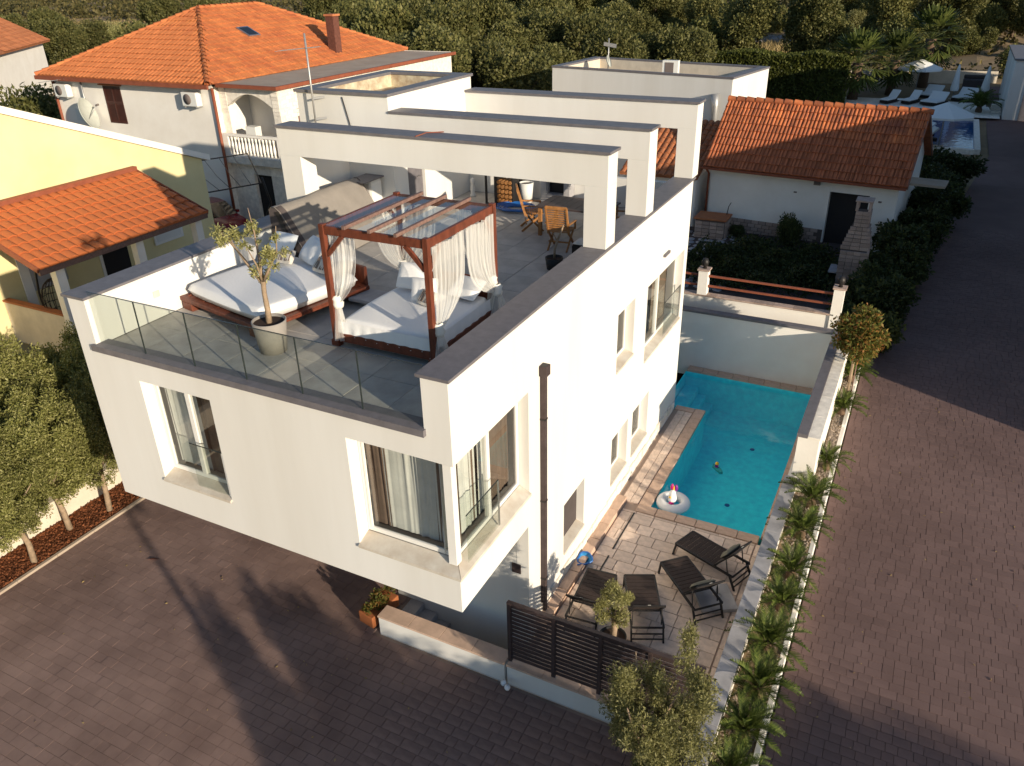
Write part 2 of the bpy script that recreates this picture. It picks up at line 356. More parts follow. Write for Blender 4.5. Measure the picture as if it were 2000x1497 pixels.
def panel(mb, o, u, v, n, Wd, H, holes, depth):
    """flat wall face with recessed rectangular openings; o lower corner, u/v axes, n outward normal"""
    o, u, v, n = map(Vector, (o, u, v, n))
    us = sorted({0, Wd, *[h[0] for h in holes], *[h[1] for h in holes]}); vs = sorted({0, H, *[h[2] for h in holes], *[h[3] for h in holes]})
    P = lambda a, b, d=0: o+u*a+v*b-n*d
    for i in range(len(us)-1):
        for j in range(len(vs)-1):
            ca, cb = (us[i]+us[i+1])/2, (vs[j]+vs[j+1])/2
            if any(h[0] < ca < h[1] and h[2] < cb < h[3] for h in holes): continue
            mb.quad(P(us[i], vs[j]), P(us[i+1], vs[j]), P(us[i+1], vs[j+1]), P(us[i], vs[j+1]))
    for a0, a1, b0, b1 in holes:
        if a0 > 0: mb.quad(P(a0, b0), P(a0, b1), P(a0, b1, depth), P(a0, b0, depth))
        if a1 < Wd: mb.quad(P(a1, b0), P(a1, b0, depth), P(a1, b1, depth), P(a1, b1))
        if b1 < H: mb.quad(P(a0, b1), P(a1, b1), P(a1, b1, depth), P(a0, b1, depth))
        mb.quad(P(a0, b0), P(a0, b0, depth), P(a1, b0, depth), P(a1, b0))
def curtain(o, u, n, Wd, H, m, parent, folds=9, amp=0.026, name='curtain', gather=0.0, top=1.0):
    o, u, n = map(Vector, (o, u, n)); rows = []; N = folds*6
    ph = random.random()*6
    for j in range(9):
        b = j/8; row = []
        for i in range(N+1):
            a = i/N; wv = (math.sin(a*folds*2*PI+ph+0.9*math.sin(b*2.2+a*7))*0.55+0.8*math.sin(a*folds*0.57*2*PI+ph*2+0.5*b)+0.35*math.sin(a*folds*1.6*2*PI+b))*amp*(0.6+0.5*b)*(0.55+0.45*math.sin(a*9+ph))
            row.append(o+u*Wd*a*(1-gather*(1-b)*0.5)+Vector((0, 0, H*b))+n*(wv-0.05))
        rows.append(row)
    return MB().grid(rows).build(name, m, parent)
def window(parent, o, u, n, Wd, H, cols=(1,), fr=0.06, drapes=None, backdrop=True, name='window'):
    """framed glazing standing in the plane through o; returns the frame object (part) with pane and curtain children"""
    o, u, n = map(Vector, (o, u, n)); z = Vector((0, 0, 1)); t = 0.07; mb = MB()
    mb.ob(o-n*t, u*fr, z*H, n*t); mb.ob(o+u*(Wd-fr)-n*t, u*fr, z*H, n*t)
    mb.ob(o+u*fr-n*t, u*(Wd-2*fr), z*fr, n*t); mb.ob(o+u*fr+z*(H-fr)-n*t, u*(Wd-2*fr), z*fr, n*t)
    tot = sum(cols); a = fr; inner = Wd-2*fr; spans = []
    for i, c in enumerate(cols):
        w = inner*c/tot; spans.append((a, w)); a += w
        if i < len(cols)-1: mb.ob(o+u*(a-fr*0.8)+z*fr-n*(t-0.003), u*fr*1.6, z*(H-2*fr), n*(t+0.012))
    f = mb.build(name, frame, parent)
    for (a, w) in spans:
        s2 = 0.035; p = MB(); q = o+u*(a+0.01)+z*(fr)-n*0.02
        for (e, g, h2) in ((q, u*s2, z*(H-2*fr)), (q+u*(w-0.02-s2), u*s2, z*(H-2*fr)), (q+u*s2, u*(w-0.02-2*s2), z*s2), (q+u*s2+z*(H-2*fr-s2), u*(w-0.02-2*s2), z*s2)):
            p.ob(e, g, h2, n*0.03)
        p.build('sash', frame, f)
        MB().quad(q+u*s2, q+u*(w-s2), q+u*(w-s2)+z*(H-2*fr), q+u*s2+z*(H-2*fr)).build('pane', pane_m, f)
    for d in (drapes or []):
        a0, a1, m, fo = d
        curtain(o+u*(a0*Wd)-n*0.16+z*0.03, u, n, (a1-a0)*Wd, H-0.06, m, f, folds=fo)
    return f
# roof tile: barrel profile piece, x across, y up the slope, z out
def tile_mesh(name, w, l, h, m, seg=5):
    mb = MB(); n = seg
    pf = [(-w/2+w*i/n, h*math.sin(PI*i/n)**0.8) for i in range(n+1)]
    ov = l*0.10
    for i in range(n):
        (x0, z0), (x1, z1) = pf[i], pf[i+1]
        mb.quad((x0, -ov, z0+0.04), (x1, -ov, z1+0.04), (x1*0.94, l, z1), (x0*0.94, l, z0))
    mb.poly([(x, -ov, z+0.04) for x, z in pf]+[(w/2, -ov, -0.005), (-w/2, -ov, -0.005)])
    return mb.mesh(name, m)
def tile_roof(parent, mesh, m, o, u, v, Wd, L, tw, tl, keep=None, limit=300, jit=0.012):
    """lays tiles on the slope from eave corner o; keep(a,b) clips hips. First rows are single parts, the rest one stuff part"""
    o, u, v = Vector(o), Vector(u).normalized(), Vector(v).normalized(); n = u.cross(v).normalized(); cnt = 0
    nv = [tuple(p.co) for p in mesh.vertices]; nf = [tuple(p.vertices) for p in mesh.polygons]; rest = MB(); rnd = random.Random(3)
    nr, nc = int(L/tl), int(Wd/tw)
    for r in range(nr):
        for c in range(nc):
            a, b = (c+0.5)*Wd/nc, r*L/nr
            if keep and not keep(a, b+tl*0.5): continue
            p = o+u*a+v*b+n*rnd.uniform(0, jit); ang = rnd.gauss(0, jit)
            M = Matrix((u, v, n)).transposed().to_4x4() @ Matrix.Rotation(ang, 4, 'Z'); M.translation = p
            if cnt < limit: place_m('tile', mesh, parent, M); cnt += 1
            else:
                i = len(rest.v); rest.v += [tuple(M @ Vector(q)) for q in nv]; rest.f += [tuple(i+k for k in f) for f in nf]; rest.sm += [False]*len(nf)
    if rest.v: rest.build('upper_tiles', m, parent, kind='stuff')
def slabs(parent, name, m, cells, z, th, gap, limit=300, stuffname=None, zf=None):
    """cells: (x0,x1,y0,y1). single pieces as parts sharing one unit mesh, surplus joined into one stuff part"""
    ub = MB(); b = 0.010
    ub.v = [(-.5, -.5, -1), (.5, -.5, -1), (.5, .5, -1), (-.5, .5, -1), (-.5, -.5, -.25), (.5, -.5, -.25), (.5, .5, -.25), (-.5, .5, -.25), (-.5+b, -.5+b, 0), (.5-b, -.5+b, 0), (.5-b, .5-b, 0), (-.5+b, .5-b, 0)]
    ub.f = [(0, 1, 5, 4), (1, 2, 6, 5), (2, 3, 7, 6), (3, 0, 4, 7), (4, 5, 9, 8), (5, 6, 10, 9), (6, 7, 11, 10), (7, 4, 8, 11), (8, 9, 10, 11)]; ub.sm = [False]*9
    um = ub.mesh(name, m); rest = MB(); rnd = random.Random(5)
    for i, (x0, x1, y0, y1) in enumerate(cells):
        w, d = x1-x0-gap, y1-y0-gap; cx, cy = (x0+x1)/2, (y0+y1)/2; zz = (zf(cx, cy) if zf else z)+rnd.uniform(-0.003, 0.0025)
        if w < 0.02 or d < 0.02: continue
        if i < limit:
            sl_ = (zf(cx, cy+0.5)-zf(cx, cy-0.5)) if zf else 0
            place(name, um, parent, (cx, cy, zz), (math.atan(sl_), 0, 0), (w, d, th))
        else:
            k = len(rest.v)
            for (a, bb, c) in ub.v:
                X, Y = cx+a*w, cy+bb*d; rest.v.append((X, Y, (zf(X, Y)+zz-zf(cx, cy) if zf else zz)+c*th))
            rest.f += [tuple(k+q for q in f) for f in ub.f]; rest.sm += [False]*9
    if rest.v: rest.build(stuffname or name+'_field', m, parent, kind='stuff')
def bond(x0, x1, y0, y1, rowd, lens, seed, along='x', clip=None):
    rnd = random.Random(seed); out = []
    A0, A1, B0, B1 = (x0, x1, y0, y1) if along == 'x' else (y0, y1, x0, x1)
    b = B0
    while b < B1-0.03:
        b1 = min(b+rowd, B1); a = A0
        first = rnd.choice(lens)*rnd.choice((0.5, 1.0, 0.75))
        while a < A1-0.02:
            l = first if first else rnd.choice(lens); first = None; a1 = min(a+l, A1)
            if A1-a1 < 0.08: a1 = A1
            c = (a, a1, b, b1) if along == 'x' else (b, b1, a, a1)
            if not clip or clip(*c): out.append(c)
            a = a1
        b = b1
    return out
def near_sort(cells, cx, cy): return sorted(cells, key=lambda c: ((c[0]+c[1])/2-cx)**2+((c[2]+c[3])/2-cy)**2)
# ------------------------------------------------------------------ the setting
xs = [-420, -330, -260, -200, -160, -130, -105, -85, -70, -57, -46, -37, -30, -25, -20, -16, -13.5, -12.62, -12.3, -11.25, -7.8, -4, 0, 3.7, 4.75, 6, 8, 10, 14, 20, 30, 45, 70, 110, 160]
ys = [-60, -30, -14, -8, -2, 2.46, 8, 12.4, 15.6, 19, 23, 27, 31, 36, 42, 50, 58, 66, 76, 88, 100, 115, 130, 150, 170, 195, 225, 260, 300, 350]
rg = random.Random(11); H = {}
for i, x in enumerate(xs):
    for j, y in enumerate(ys): H[i, j] = gz(x, y)-0.06+(rg.uniform(-0.5, 0.7) if y > 80 else 0)
mb = MB()
for i in range(len(xs)-1):
    for j in range(len(ys)-1):
        cx, cy = (xs[i]+xs[i+1])/2, (ys[j]+ys[j+1])/2
        if -11.25 < cx < 8.0 and -14 < cy < 15.6 and not (-11.25 < cx < -7.8 and cy > 8): continue
        mb.quad((xs[i], ys[j], H[i, j]), (xs[i+1], ys[j], H[i+1, j]), (xs[i+1], ys[j+1], H[i+1, j+1]), (xs[i], ys[j+1], H[i, j+1]), True)
struct('ground', mb, soil)
# driveway: sand base and single pavers
mb = MB(); zb = -0.028
for (a, b, c, d) in ((-11.25, 3.72, -14, 1.28), (-11.25, -2.86, 1.28, 2.46), (-11.25, -3.2, 2.46, 6.0), (-11.25, -7.8, 6.0, 8)): mb.quad((a, c, zb), (b, c, zb), (b, d, zb), (a, d, zb))
drive = struct('driveway', mb, joint)
clipd = lambda a, b, c, d: not ((b > -2.86 and d > 1.29) or (b > -3.2 and d > 2.5) or (b > -7.8 and d > 6.0) or d < -7)
cells = bond(-11.15, 3.70, -7, 8, 0.20, (0.20, 0.30, 0.30, 0.40), 4, 'x', clipd)
slabs(drive, 'paver', paver, near_sort(cells, 1.0, -0.6), 0.0, 0.05, 0.0035, 300)
# road to the right, rising gently away from the camera
xl = lambda y: 4.76 if y < 17 else 4.76+min((y-17)/33, 1)*4.0
mb = MB(); yy = [-14, -6, 0, 3, 6, 10, 14, 17, 20, 25, 30, 33]
for a, b in zip(yy, yy[1:]): mb.quad((xl(a), a, gz(0, a)-0.03), (12.4, a, gz(0, a)-0.03), (12.4, b, gz(0, b)-0.03), (xl(b), b, gz(0, b)-0.03))
road = struct('road', mb, joint2)
mb = MB(); yy = [33, 42, 50, 60, 70, 82]
for a, b in zip(yy, yy[1:]): mb.quad((xl(a), a, gz(0, a)-0.004), (12.4, a, gz(0, a)-0.004), (12.4, b, gz(0, b)-0.004), (xl(b), b, gz(0, b)-0.004))
struct('far_road', mb, paver2)
cells = bond(4.78, 12.3, -1, 33, 0.20, (0.2, 0.2, 0.25, 0.3), 9, 'x', lambda a, b, c, d: a > xl(c))
slabs(road, 'paver', paver2, near_sort(cells, 5.6, 2.0), 0, 0.05, 0.004, 300, zf=lambda x, y: gz(x, y))
# pool terrace
mb = MB()
for (a, b, c, d) in ((0.0, 3.72, 1.62, 7.14), (0.0, 0.6, 7.14, 12.4)): mb.quad((a, c, 0.222), (b, c, 0.222), (b, d, 0.222), (a, d, 0.222))
mb.quad((0.05, 1.62, 0.222), (3.72, 1.62, 0.222), (3.72, 1.62, -0.8), (0.05, 1.62, -0.8)); mb.quad((0.05, 1.62, 0.222), (0.05, 2.46, 0.222), (0.05, 2.46, -0.8), (0.05, 1.62, -0.8))
deck = struct('pool_terrace', mb, deckj)
cells = bond(0.30, 3.50, 1.64, 7.12, 0.36, (0.36, 0.45, 0.55), 21, 'x')+bond(0.14, 0.58, 7.44, 12.36, 0.22, (0.40, 0.45), 6, 'y')
cells += [(3.52, 3.70, 1.64+i*0.5, min(1.64+i*0.5+0.5, 7.12)) for i in range(11)]
slabs(deck, 'stone_tile', deckst, cells, 0.25, 0.05, 0.012, 300)
cells = [(0.0, 0.28, 2.5+i*0.62, min(2.5+i*0.62+0.62, 12.36)) for i in range(16)]
slabs(deck, 'ledge_stone', coping, [c for c in cells if c[3] > 2.6 and c[2] < 7.3], 0.37, 0.16, 0.012)
cs = [(0.6, 0.9, 7.44+i*0.58, 7.44+i*0.58+0.58) for i in range(9)]+[(0.6+i*0.49, 0.6+i*0.49+0.49, 7.14, 7.44) for i in range(6)]
cs += [(3.56, 3.70, 7.44+i*0.62, 7.44+i*0.62+0.62) for i in range(12)]+[(-0.36+i*0.49, -0.36+i*0.49+0.49, 15.06, 15.40) for i in range(8)]+[(0.02, 0.6, 12.38, 12.64), (0.6, 0.9, 12.66-0.02, 12.64)]
slabs(deck, 'coping_stone', coping, [c for c in cs if c[3] > c[2]], 0.262, 0.10, 0.010)
for a, b in ((5.55, 7.05), (4.7, 5.3)): MB().box(0.60, 0.635, a, b, 0.2515, 0.262).build('drain_slot', black, deck)
# pool basin (L-shaped) and water
mb = MB(); zt, zf_ = 0.20, -1.05
out = [(0.9, 7.44), (3.56, 7.44), (3.56, 15.06), (-0.38, 15.06), (-0.38, 12.64), (0.9, 12.64)]
for (a, b), (c, d) in zip(out, out[1:]+out[:1]): mb.quad((a, b, zf_), (c, d, zf_), (c, d, zt), (a, b, zt))
mb.quad((0.9, 7.44, zf_), (3.56, 7.44, zf_), (3.56, 12.64, zf_), (0.9, 12.64, zf_)); mb.quad((-0.38, 12.64, zf_), (3.56, 12.64, zf_), (3.56, 15.06, zf_), (-0.38, 15.06, zf_))
pool = struct('pool_basin', mb, pooltile)
for i in range(3): MB().box(-0.375, 0.62-0.26*i, 12.645, 15.055, zf_+0.005+0.26*i, zf_+0.26+0.26*i).build('underwater_step', pooltile, pool, bevel=0.03)
for (x, y) in ((2.28, 10.1), (2.3, 13.2)): MB().lathe((x, y, zf_+0.005), [(0.0, 0.012), (0.065, 0.012), (0.07, 0.0)], 14).build('floor_drain', poolblue, pool)
mb = MB(); zw = 0.12
mb.quad((0.9, 7.44, zw), (3.56, 7.44, zw), (3.56, 12.64, zw), (0.9, 12.64, zw)); mb.quad((-0.38, 12.64, zw), (3.56, 12.64, zw), (3.56, 15.06, zw), (-0.38, 15.06, zw))
struct('pool_water', mb, water)
# stairwell beside the house
mb = MB()
mb.quad((-2.86, 1.6, -0.85), (0.05, 1.6, -0.85), (0.05, 2.46, -0.85), (-2.86, 2.46, -0.85)); mb.quad((-2.86, 1.6, -0.85), (-2.86, 2.46, -0.85), (-2.86, 2.46, -0.03), (-2.86, 1.6, -0.03))
sw = struct('stairwell_floor', mb, concrete)
for i in range(5): MB().box(-2.85+0.32*i, -2.53+0.32*i, 1.625, 2.455, -0.845, -0.02-0.16*i).build('step', slate, sw, bevel=0.008)
# planting bed with gravel along the road
mb = MB()
for a, b in ((-4, 2), (2, 9.1), (9.1, 15.6), (15.6, 18.2)):
    x0 = 4.02 if b < 9.2 else 4.36
    mb.quad((x0, a, gz(0, a)+0.42), (4.64, a, gz(0, a)+0.42), (4.64, b, gz(0, b)+0.42), (x0, b, gz(0, b)+0.42))
struct('planting_bed', mb, soil)
def pebbles(name, m, region, n, size, zf, seed, label=None):
    rng = np.random.default_rng(seed); x0, x1, y0, y1 = region
    x = rng.uniform(x0, x1, n); y = rng.uniform(y0, y1, n); z = np.array([zf(a, b) for a, b in zip(x, y)]); s = size*(0.5+rng.random(n))
    base = np.array([[1, 0, 0], [-.5, .87, 0], [-.5, -.87, 0], [0, 0, .9]])
    v = np.empty((n, 4, 3))
    for k in range(4):
        p = base[k][None, :]+rng.normal(size=(n, 3))*0.25; v[:, k, 0] = x+p[:, 0]*s; v[:, k, 1] = y+p[:, 1]*s; v[:, k, 2] = z+p[:, 2]*s
    f = (np.arange(n)[:, None, None]*4+np.array([[0, 1, 3], [1, 2, 3], [2, 0, 3]])[None]).reshape(-1, 3)
    o = bpy.data.objects.new(name, npmesh(name, v.reshape(-1, 3), f, m)); C.objects.link(o)
    return tag(o, label, None, None, 'stuff')
pebbles('gravel', gravel_m, (4.05, 4.63, -2, 9.1), 4200, 0.028, lambda x, y: gz(x, y)+0.425, 1)
pebbles('gravel', gravel_m, (4.38, 4.63, 9.1, 18), 2600, 0.03, lambda x, y: gz(x, y)+0.425, 2)
# mulch bed on the left edge of the driveway
mb = MB(); mb.quad((-12.3, -14, 0.03), (-11.25, -14, 0.03), (-11.25, 8, 0.03), (-12.3, 8, 0.03)); struct('mulch_bed', mb, mulchb)
pebbles('mulch', mulch_m, (-12.28, -11.3, -6, 5), 9000, 0.035, lambda x, y: 0.03, 3)
kb = thing('kerb', 'thin stone edging between bark mulch and driveway', 'kerb', (-11.2, -3, 0))
for i in range(14): MB().box(-11.25, -11.16, -6+i*1.0, -5.008+i*1.0, -0.03, 0.055).build('kerb_stone', concrete, kb, bevel=0.006)
# ------------------------------------------------------------------ the white villa
villa = thing('villa', 'white flat-roofed villa with roof terrace, three pergola frames and pool', 'house', (-4, 6, 0))
X0, L = -7.86, 12.42; ZT = 6.2
mb = MB()
panel(mb, (X0, 0, 2.88), (1, 0, 0), (0, 0, 1), (0, -1, 0), 7.86, ZT-2.88, [(1.36, 3.06, 0.72, 2.82), (5.92, 7.86, 0.72, 2.82)], 0.32)
sideh = [(0, 2.455, 0, 3.68), (0.0, 2.52, 4.402, 6.498), (4.13, 5.25, 1.78, 3.03), (6.94, 8.06, 1.75, 3.03), (8.42, 9.68, 1.72, 3.0), (7.0, 8.12, 4.77, 6.17), (9.05, 12.12, 4.12, 6.1)]
panel(mb, (0, 0, -0.8), (0, 1, 0), (0, 0, 1), (1, 0, 0), L, 7.9, sideh, 0.26)
panel(mb, (-3.2, 2.46, -0.85), (1, 0, 0), (0, 0, 1), (0, -1, 0), 3.2, 3.73, [], 0.2)      # recessed ground floor front
panel(mb, (X0, 6.0, -0.1), (1, 0, 0), (0, 0, 1), (0, -1, 0), 4.66, 2.98, [], 0.2); mb.quad((-3.2, 2.46, -0.1), (-3.2, 6.0, -0.1), (-3.2, 6.0, 2.88), (-3.2, 2.46, 2.88))
mb.quad((X0, 0, 2.88), (X0, 6.0, 2.88), (0, 6.0, 2.88), (0, 0, 2.88))                     # soffit
mb.quad((X0, 0, 2.88), (X0, 0, 7.1), (X0, 8.46, 7.1), (X0, 8.46, 2.88)); mb.quad((X0, 6.0, 2.88), (X0, 8.46, 2.88), (X0, 8.46, -0.1), (X0, 6.0, -0.1))
mb.quad((X0, L, -0.1), (0, L, -0.1), (0, L, 6.2), (X0, L, 6.2))
# left parapet
mb.quad((X0, 0, 6.2), (-7.42, 0, 6.2), (-7.42, 0, 7.1), (X0, 0, 7.1)); mb.quad((-7.42, 0, 6.2), (-7.42, 8.46, 6.2), (-7.42, 8.46, 7.1), (-7.42, 0, 7.1))
mb.quad((X0, 0, 7.1), (-7.42, 0, 7.1), (-7.42, 6.0, 7.1), (X0, 6.0, 7.1))
# right parapet
mb.quad((-0.45, 0, 6.2), (0, 0, 6.2), (0, 0, 7.1), (-0.45, 0, 7.1)); mb.quad((-0.45, 0, 6.2), (-0.45, L, 6.2), (-0.45, L, 7.1), (-0.45, 0, 7.1)); mb.quad((-0.45, 0, 7.1), (0, 0, 7.1), (0, L, 7.1), (-0.45, L, 7.1))
mb.quad((-0.45, L, 6.2), (0, L, 6.2), (0, L, 7.1), (-0.45, L, 7.1))
mb.build('wall', white, villa)
MB().box(-7.9, -0.02, 2.3, 8.4, 3.50, 3.56).build('inner_floor', curtb, villa)
# stair tower
mb = MB(); bx0, bx1, by0, by1, bz = -9.4, -6.6, 8.46, 12.55, 9.36
mb.quad((bx0, by0, -0.1), (bx1, by0, -0.1), (bx1, by0, bz), (bx0, by0, bz)); mb.quad((bx1, by1, 6.0), (bx0, by1, 6.0), (bx0, by1, bz), (bx1, by1, bz))
mb.quad((bx0, by0, -0.1), (bx0, by0, bz), (bx0, by1, bz), (bx0, by1, -0.1)); mb.quad((bx0, by1, -0.1), (bx1, by1, -0.1), (bx1, by1, 6.0), (bx0, by1, 6.0))
panel(mb, (bx1, by0, 6.2), (0, 1, 0), (0, 0, 1), (1, 0, 0), by1-by0, bz-6.2, [(0.62, 1.42, 0.0, 2.05)], 0.15)
tw = mb.build('stair_tower', white, villa)
mb = MB(); w = 0.36
mb.box(bx0-0.05, bx1+0.05, by0-0.05, by0+w, bz, bz+0.07); mb.box(bx0-0.05, bx1+0.05, by1-w, by1+0.05, bz, bz+0.07)
mb.box(bx0-0.05, bx0+w, by0+w, by1-w, bz, bz+0.068); mb.box(bx1-w, bx1+0.05, by0+w, by1-w, bz, bz+0.068)
mb.build('coping', cap, tw)
mb = MB(); i0, i1, j0, j1, zr = bx0+w-0.03, bx1-w+0.03, by0+w-0.03, by1-w+0.03, bz-0.34
mb.quad((i0, j0, zr), (i1, j0, zr), (i1, j1, zr), (i0, j1, zr)); mb.build('roof', roofscreed, tw)
mb = MB()
for a, b in (((i0, j0), (i1, j0)), ((i1, j0), (i1, j1)), ((i1, j1), (i0, j1)), ((i0, j1), (i0, j0))): mb.quad((*a, zr), (*b, zr), (*b, bz), (*a, bz))
mb.build('upstand', screededge, tw)
mb = MB(); rr = random.Random(2)
for k in range(46):
    t = k/45
    for (a, b) in (((i0, j0), (i0, j1)), ((i0, j1), (i1, j1))):
        x = a[0]+(b[0]-a[0])*t; y = a[1]+(b[1]-a[1])*t; q = rr.uniform(0.05, 0.28); s = 0.06
        if a[0] == b[0]: mb.quad((x, y-s, zr+0.004+k*2e-5), (x+q, y-s*0.6, zr+0.004+k*2e-5), (x+q*0.8, y+s, zr+0.004+k*2e-5), (x, y+s*1.2, zr+0.004+k*2e-5))
        else: mb.quad((x-s, y, zr+0.006+k*2e-5), (x-s*0.7, y-q, zr+0.006+k*2e-5), (x+s, y-q*0.7, zr+0.006+k*2e-5), (x+s, y, zr+0.006+k*2e-5))
mb.build('loose_flashing', screededge, tw)
d = MB().box(bx1-0.12, bx1-0.08, 9.09, 9.87, 6.21, 8.24).build('door', cap, tw); MB().bar((bx1-0.06, 9.75, 7.2), (bx1-0.06, 9.60, 7.2), 0.02, 0.02).build('handle', steel, d)
# left end wall between first frame and tower, back wall of terrace
mb = MB(); mb.box(-8.2, -7.97, 6.5, 8.46, 6.2, 8.36); mb.box(-8.2, -7.42, 6.02, 8.46, 2.9, 6.19); mb.build('end_wall', white, villa)
mb = MB(); panel(mb, (-6.6, 12.24, 6.2), (1, 0, 0), (0, 0, 1), (0, -1, 0), 4.0, 2.15, [(1.2, 2.0, 0.0, 2.0)], 0.1)
mb.quad((-2.6, 12.24, 6.2), (-2.6, 12.42, 6.2), (-2.6, 12.42, 8.35), (-2.6, 12.24, 8.35)); mb.box(-2.6, -0.46, 12.24, 12.40, 6.2, 6.98)
mb.build('back_wall', white, villa)
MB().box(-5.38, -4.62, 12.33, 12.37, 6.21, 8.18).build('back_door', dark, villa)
# three pergola frames with dark coping
for k, (y0, y1, xa, post) in enumerate(((6.0, 6.5, -7.97, True), (8.46, 8.98, -6.6, False), (12.2, 12.72, -6.6, False))):
    mb = MB(); zb, zt = 8.37, 8.98
    mb.box(xa, 0.02, y0, y1, zb, zt); mb.box(-0.46, 0.02, y0, y1, 7.155, zb)
    if post: mb.box(xa, -7.38, y0, y1, 7.0, zb)
    f = mb.build('pergola_frame', white, villa, bevel=0.006)
    MB().box(xa-0.03 if post else xa+0.005, 0.06, y0-0.04, y1+0.04, zt+0.002, zt+0.055).build('coping', cap, f)
MB().box(-7.95, -7.36, -0.05, 5.995, 7.102, 7.15).build('parapet_coping', cap, villa)
MB().box(-0.50, 0.05, -0.05, L+0.05, 7.102, 7.152).build('parapet_coping', cap, villa)
MB().box(-8.25, -7.94, 6.51, 8.44, 8.362, 8.41).build('parapet_coping', cap, villa)
MB().box(-7.93, -7.38, 6.51, 8.44, 7.102, 7.15).build('parapet_coping', cap, villa)
# terrace floor with single tiles
mb = MB(); mb.quad((-7.97, 0.2, ZT-0.02), (-0.45, 0.2, ZT-0.02), (-0.45, L, ZT-0.02), (-7.97, L, ZT-0.02)); tf = mb.build('terrace_floor', grout, villa)
cells = [(-7.40+i*0.868, -7.40+(i+1)*0.868, 0.27+j*0.868, min(0.27+(j+1)*0.868, 12.2)) for j in range(14) for i in range(8)]
slabs(tf, 'floor_tile', tile_t, [c for c in cells if c[3]-c[2] > 0.1], ZT, 0.02, 0.005)
# front trim with glass balustrade
trim = MB().box(-7.48, -0.42, -0.07, 0.26, 6.13, 6.245).build('front_coping', cap, villa)
gx = [-7.415, -6.26, -5.08, -3.92, -2.76, -1.60, -0.455]
for a, b in zip(gx, gx[1:]):
    g = MB().box(a+0.008, b-0.008, 0.09, 0.102, 6.23, 7.22).build('glass_panel', glass, villa)
    MB().box(a+0.008, b-0.008, 0.088, 0.104, 7.2205, 7.227).build('top_edge', glass_edge, g)
    if b < -0.5: MB().box(b-0.0075, b+0.0075, 0.086, 0.106, 6.24, 7.22).build('joint_edge', glass_edge, g)
# windows
NW = [(0.0, 0.30, curt, 5), (0.55, 0.86, curt, 4)]
w1 = window(villa, (-6.49, 0.24, 3.72), (1, 0, 0), (0, -1, 0), 1.69, 1.97, (1, 1), drapes=[(0.0, 0.50, curt, 8), (0.50, 0.82, curtb, 6), (0.80, 1.0, curt, 3)])
w2 = window(villa, (-1.93, 0.26, 3.74), (1, 0, 0), (0, -1, 0), 1.71, 1.95, (1,), drapes=[(0.0, 0.21, curtb, 4), (0.17, 0.99, curt, 12), (0.74, 1.0, curtb, 5)])
w3 = window(villa, (-0.20, 0.22, 3.74), (0, 1, 0), (1, 0, 0), 2.29, 1.95, (1.02, 1.0), drapes=[(0.0, 0.46, curt, 9), (0.36, 0.47, curtb, 3), (0.50, 0.70, curt, 5), (0.66, 1.0, curtb, 7)])
MB().box(-0.27, -0.125, 0.13, 0.275, 3.70, 5.70).build('corner_post', frame, villa)
def sill(pts, name='sill', m=sillm): 
    mb = MB(); a, b, c, d = map(Vector, pts); dn = Vector((0, 0, -0.05)); mb.quad(a, b, c, d); mb.quad(a, a+dn, b+dn, b); mb.quad(b, b+dn, c+dn, c); mb.quad(d, d+dn, a+dn, a); mb.build(name, m, villa)
sill([(-6.50, -0.045, 3.615), (-4.80, -0.045, 3.615), (-4.80, 0.25, 3.715), (-6.50, 0.25, 3.715)])
sill([(-1.94, -0.045, 3.615), (0.04, -0.045, 3.615), (-0.21, 0.26, 3.725), (-1.94, 0.26, 3.725)])
sill([(0.045, -0.04, 3.615), (0.045, 2.515, 3.615), (-0.20, 2.515, 3.725), (-0.20, 0.262, 3.725)])
for (y0, y1, z0, z1, cols, dr) in ((4.13, 5.25, 0.98, 2.23, (1,), [(0.0, 1.0, curtb, 5)]), (6.94, 8.06, 0.95, 2.23, (1,), [(0.02, 0.98, blind, 8)]), (8.42, 9.68, 0.92, 2.20, (1,), [(0.02, 0.98, blind, 8)]),
        (7.0, 8.12, 3.97, 5.37, (1,), [(0.02, 0.8, blind, 6)]), (9.05, 12.12, 3.32, 5.30, (1, 1.1), [(0.02, 0.4, curt, 8), (0.52, 0.95, blind, 9)])):
    wn = window(villa, (-0.20, y0+0.01, z0+0.08), (0, 1, 0), (1, 0, 0), y1-y0-0.02, z1-z0-0.09, cols, drapes=dr)
    sill([(0.03, y0, z0+0.012), (0.03, y1, z0+0.012), (-0.20, y1, z0+0.085), (-0.20, y0, z0+0.085)])
    if z0 == 0.98:
        sh = MB()
        for i in range(22): sh.box(-0.175, -0.165, y0+0.03, y1-0.03, z0+0.10+i*0.052, z0+0.148+i*0.052)
        sh.build('roller_blind', darkcover, wn)
for (o, u, w_) in (((-0.02, 0.30, 3.68), (0, 1, 0), 1.08), ((-0.02, 10.62, 3.38), (0, 1, 0), 1.42), ((-5.62, 0.02, 3.68), (1, 0, 0), 0.80)):
    o, u = Vector(o), Vector(u); n_ = Vector((0.012, 0, 0)) if u.y else Vector((0, 0.012, 0))
    g = MB().ob(o, u*w_, n_, (0, 0, 0.92)).build('guard_glass', glass, villa); MB().ob(o+Vector((0, 0, 0.921)), u*w_, n_, (0, 0, 0.018)).build('top_edge', glass_edge, g)
    MB().ob(o+u*(w_-0.02)-n_*0.6, u*0.02, n_*2.2, (0, 0, 0.92)).build('clamp_bar', steel if u.y else frame, g)
